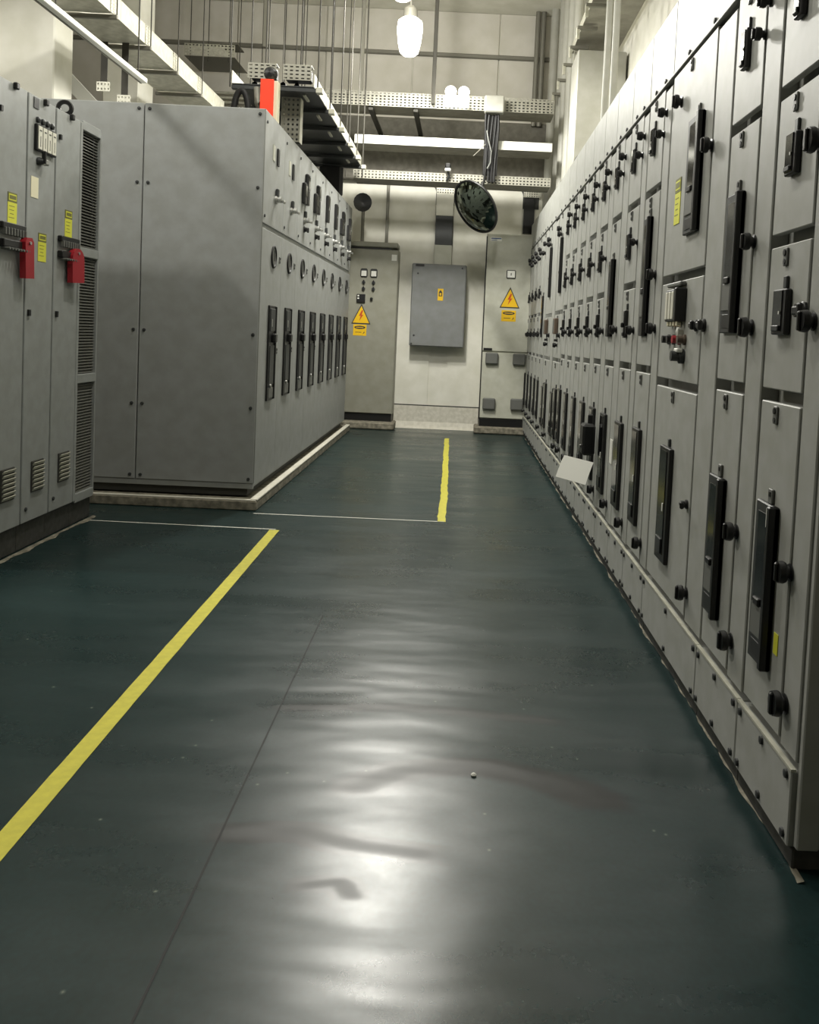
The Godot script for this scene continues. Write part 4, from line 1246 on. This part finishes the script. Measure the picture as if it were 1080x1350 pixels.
	for k in 2:
		single("strut_post", MB.new().box(Vector3(0, 0.68, 0), Vector3(0.045, 1.36, 0.05), M.riser_grey, 0.008), Vector3(1.0, 2.482, -6.95 + 0.38 * k), "%s of two tall white strut posts on the right-hand switchgear" % ["farther", "nearer"][k], "post", "strut posts at the right")
	var rt := thing("cable_tray", "cable tray on cantilever arms high above the right-hand switchgear", "cable tray", Vector3(1.15, 3.9, -8.5))
	bx(rt, "tray_bottom", Vector3(1.16, 3.925, -7.1), Vector3(0.42, 0.005, 3.8), M.tray_metal)
	bx(rt, "side_rail", Vector3(0.955, 3.97, -7.1), Vector3(0.005, 0.09, 3.8), M.zinc)
	wpart(rt, "end_plate", MB.new().perforated(Vector3(1.16, 3.83, -8.9), 0, 1, 0.4, 0.18, 12, 5, 0.005, M.zinc))
	var z := -10.9
	while z < -5.5:
		bx(rt, "arm", Vector3(0.985, 3.885, z), Vector3(0.18, 0.03, 0.04), M.zinc_dark, 0.004)
		bx(rt, "arm_plate", Vector3(0.905, 3.835, z + 0.01), Vector3(0.03, 0.1, 0.012), M.zinc, 0.004)
		z += 0.55

# ---------------------------------------------------------------- lamps
func bay_lamp(x: float, y: float, z: float, label: String, e: float, up := 0.15) -> void:
	var o := thing("pendant_lamp", label, "lamp", Vector3(x, y - 0.2, z), "pendant lamps")
	var sh := MB.new().lathe(Vector3(x, y - 0.19, z), Vector3.UP, [[0.0, 0.0], [0.055, 0.004], [0.085, 0.03], [0.105, 0.12], [0.118, 0.24], [0.11, 0.31], [0.07, 0.34], [0.0, 0.345]], M.lamp_glow, 24)
	wpart(o, "glowing_globe", sh)
	wpart(o, "socket", MB.new().lathe(Vector3(x, y + 0.15, z), Vector3.UP, [[0.0, 0.0], [0.07, 0.0], [0.06, 0.08], [0.03, 0.11], [0.0, 0.11]], M.zinc_dark, 16))
	wpart(o, "stem", MB.new().cyl(Vector3(x, y + 0.25, z), Vector3(x, CEIL - 0.02, z), 0.01, M.zinc_dark, 8))
	# the reflector throws most light down; a little leaves sideways and up through the glass
	var sp := SpotLight3D.new()
	sp.name = "light"
	sp.light_color = WARM
	sp.light_energy = e
	sp.light_size = 0.1
	sp.spot_range = 40.0
	sp.spot_attenuation = 2.0
	sp.spot_angle = 80.0
	sp.spot_angle_attenuation = 0.2
	sp.shadow_enabled = true
	o.add_child(sp)
	sp.position = Vector3(0, 0.1, 0)
	sp.rotation.x = -PI / 2
	var l := OmniLight3D.new()
	l.name = "glow_light"
	l.light_color = WARM
	l.light_energy = e * up
	l.light_size = 0.1
	l.omni_range = 40.0
	l.omni_attenuation = 2.0
	l.shadow_enabled = true
	o.add_child(l)
	l.position = Vector3(0, 0.2, 0)

func lamps() -> void:
	var e := 5.0
	bay_lamp(-0.595, 3.865, -8.5, "glowing pendant lamp hanging at the far end over the aisle", e * 0.78, 0.34)
	bay_lamp(-0.62, LAMP_Y - 0.01, -7.8, "nearer glowing pendant lamp cut off by the top of the picture", e, 0.34)
	bay_lamp(-0.61, 4.6, -4.9, "added unseen pendant lamp over the aisle between block and switchgear, above the picture", e * 0.76)  # lamp added out of view to brighten the far wall and the row
	bay_lamp(-0.6, 4.6, -2.6, "pendant lamp over the aisle ahead of the viewer, above the picture", e * 0.48)
	bay_lamp(-3.8, LAMP_Y + 0.2, -4.0, "pendant lamp over the left-hand bay, above the picture", e * 1.0)
	# twin emergency floodlight on the topmost far tray
	var t := thing("emergency_light", "glowing twin-head emergency light on the topmost far cable tray", "lamp", Vector3(-0.16, 3.5, -9.56))
	bx(t, "case", Vector3(-0.152, 3.545, -9.54), Vector3(0.25, 0.105, 0.06), M.flood_glow, 0.01)  # case made to glow like the heads, its overexposure put into the material
	for k in 2:
		var x := -0.22 + 0.135 * k
		wpart(t, "lamp_head", MB.new().lathe(Vector3(x, 3.645, -9.55), Vector3(0, -0.1, 1), [[0.0, -0.04], [0.03, -0.035], [0.055, 0.0], [0.058, 0.02], [0.04, 0.032], [0.0, 0.036]], M.flood_glow, 20))
	var l := OmniLight3D.new()
	l.name = "light"
	l.light_color = Color(1, 0.99, 0.95)
	l.light_energy = 0.35
	l.light_size = 0.08
	l.omni_range = 40.0
	l.omni_attenuation = 2.0
	l.shadow_enabled = true
	t.add_child(l)
	l.position = Vector3(0.01, 0.09, 0.12)

# ---------------------------------------------------------------- markings on the floor
func tape(n: String, pts: Array, w: float, m, label: String, category: String, wob := 0.0) -> void:
	var mb := MB.new()
	var rows := []
	var nn := FastNoiseLite.new()
	nn.seed = 77; nn.frequency = 0.9
	for i in pts.size() - 1:
		var a: Vector2 = pts[i]
		var b: Vector2 = pts[i + 1]
		var k := 40
		for j in k + (1 if i == pts.size() - 2 else 0):
			var p := a.lerp(b, float(j) / k)
			var d := (b - a).normalized()
			var nrm := Vector2(-d.y, d.x)
			var s := nn.get_noise_1d(p.y * 4.0) * wob
			var ww := w * (1.0 + 0.06 * nn.get_noise_1d(p.y * 19.0 + 40.0))
			rows.append([p + nrm * (ww / 2 + s), p - nrm * (ww / 2 - s)])
	for i in rows.size() - 1:
		var q := []
		for e in [rows[i][0], rows[i][1], rows[i + 1][1], rows[i + 1][0]]: q.append(Vector3(e.x, 0.0015, e.y))
		mb.quad(q[0], q[1], q[2], q[3], Vector3.UP, m)
	single(n, mb, Vector3.ZERO, label, category)

func floor_marks() -> void:
	tape("yellow_floor_line", [Vector2(-0.93, -0.8), Vector2(-0.945, -1.9), Vector2(-1.003, -5.093)], 0.055, M.yellow, "long yellow floor line at the left, nearest the viewer", "floor line")
	tape("yellow_floor_line", [Vector2(-0.066, -5.52), Vector2(-0.08, -7.6), Vector2(-0.105, -10.0)], 0.05, M.yellow, "short yellow floor line in the middle of the far aisle", "floor line", 0.012)
	tape("white_floor_line", [Vector2(-2.07, -5.135), Vector2(-1.0, -5.11)], 0.016, M.line_white, "thin white floor line from the left cabinets to the long yellow line", "floor line")
	tape("white_floor_line", [Vector2(-1.22, -5.525), Vector2(-0.05, -5.525)], 0.016, M.line_white, "thin white floor line from the kerb corner to the short yellow line", "floor line")
	# dark joint between two sheets of the floor covering
	var fl := get_node("floor")
	var mb := MB.new()
	mb.quad(Vector3(-0.49, 0.0008, -1.4), Vector3(-0.485, 0.0008, -1.4), Vector3(-0.5, 0.0008, -3.6), Vector3(-0.505, 0.0008, -3.6), Vector3.UP, M.joint)
	wpart(fl, "sheet_joint", mb)
	single("pebble", MB.new().lathe(Vector3.ZERO, Vector3.UP, [[0.006, 0.0], [0.008, 0.004], [0.004, 0.008], [0.0, 0.009]], M.white, 7), Vector3(0.085, 0.0, -2.32), "tiny white crumb lying on the floor in the middle of the aisle", "crumb")
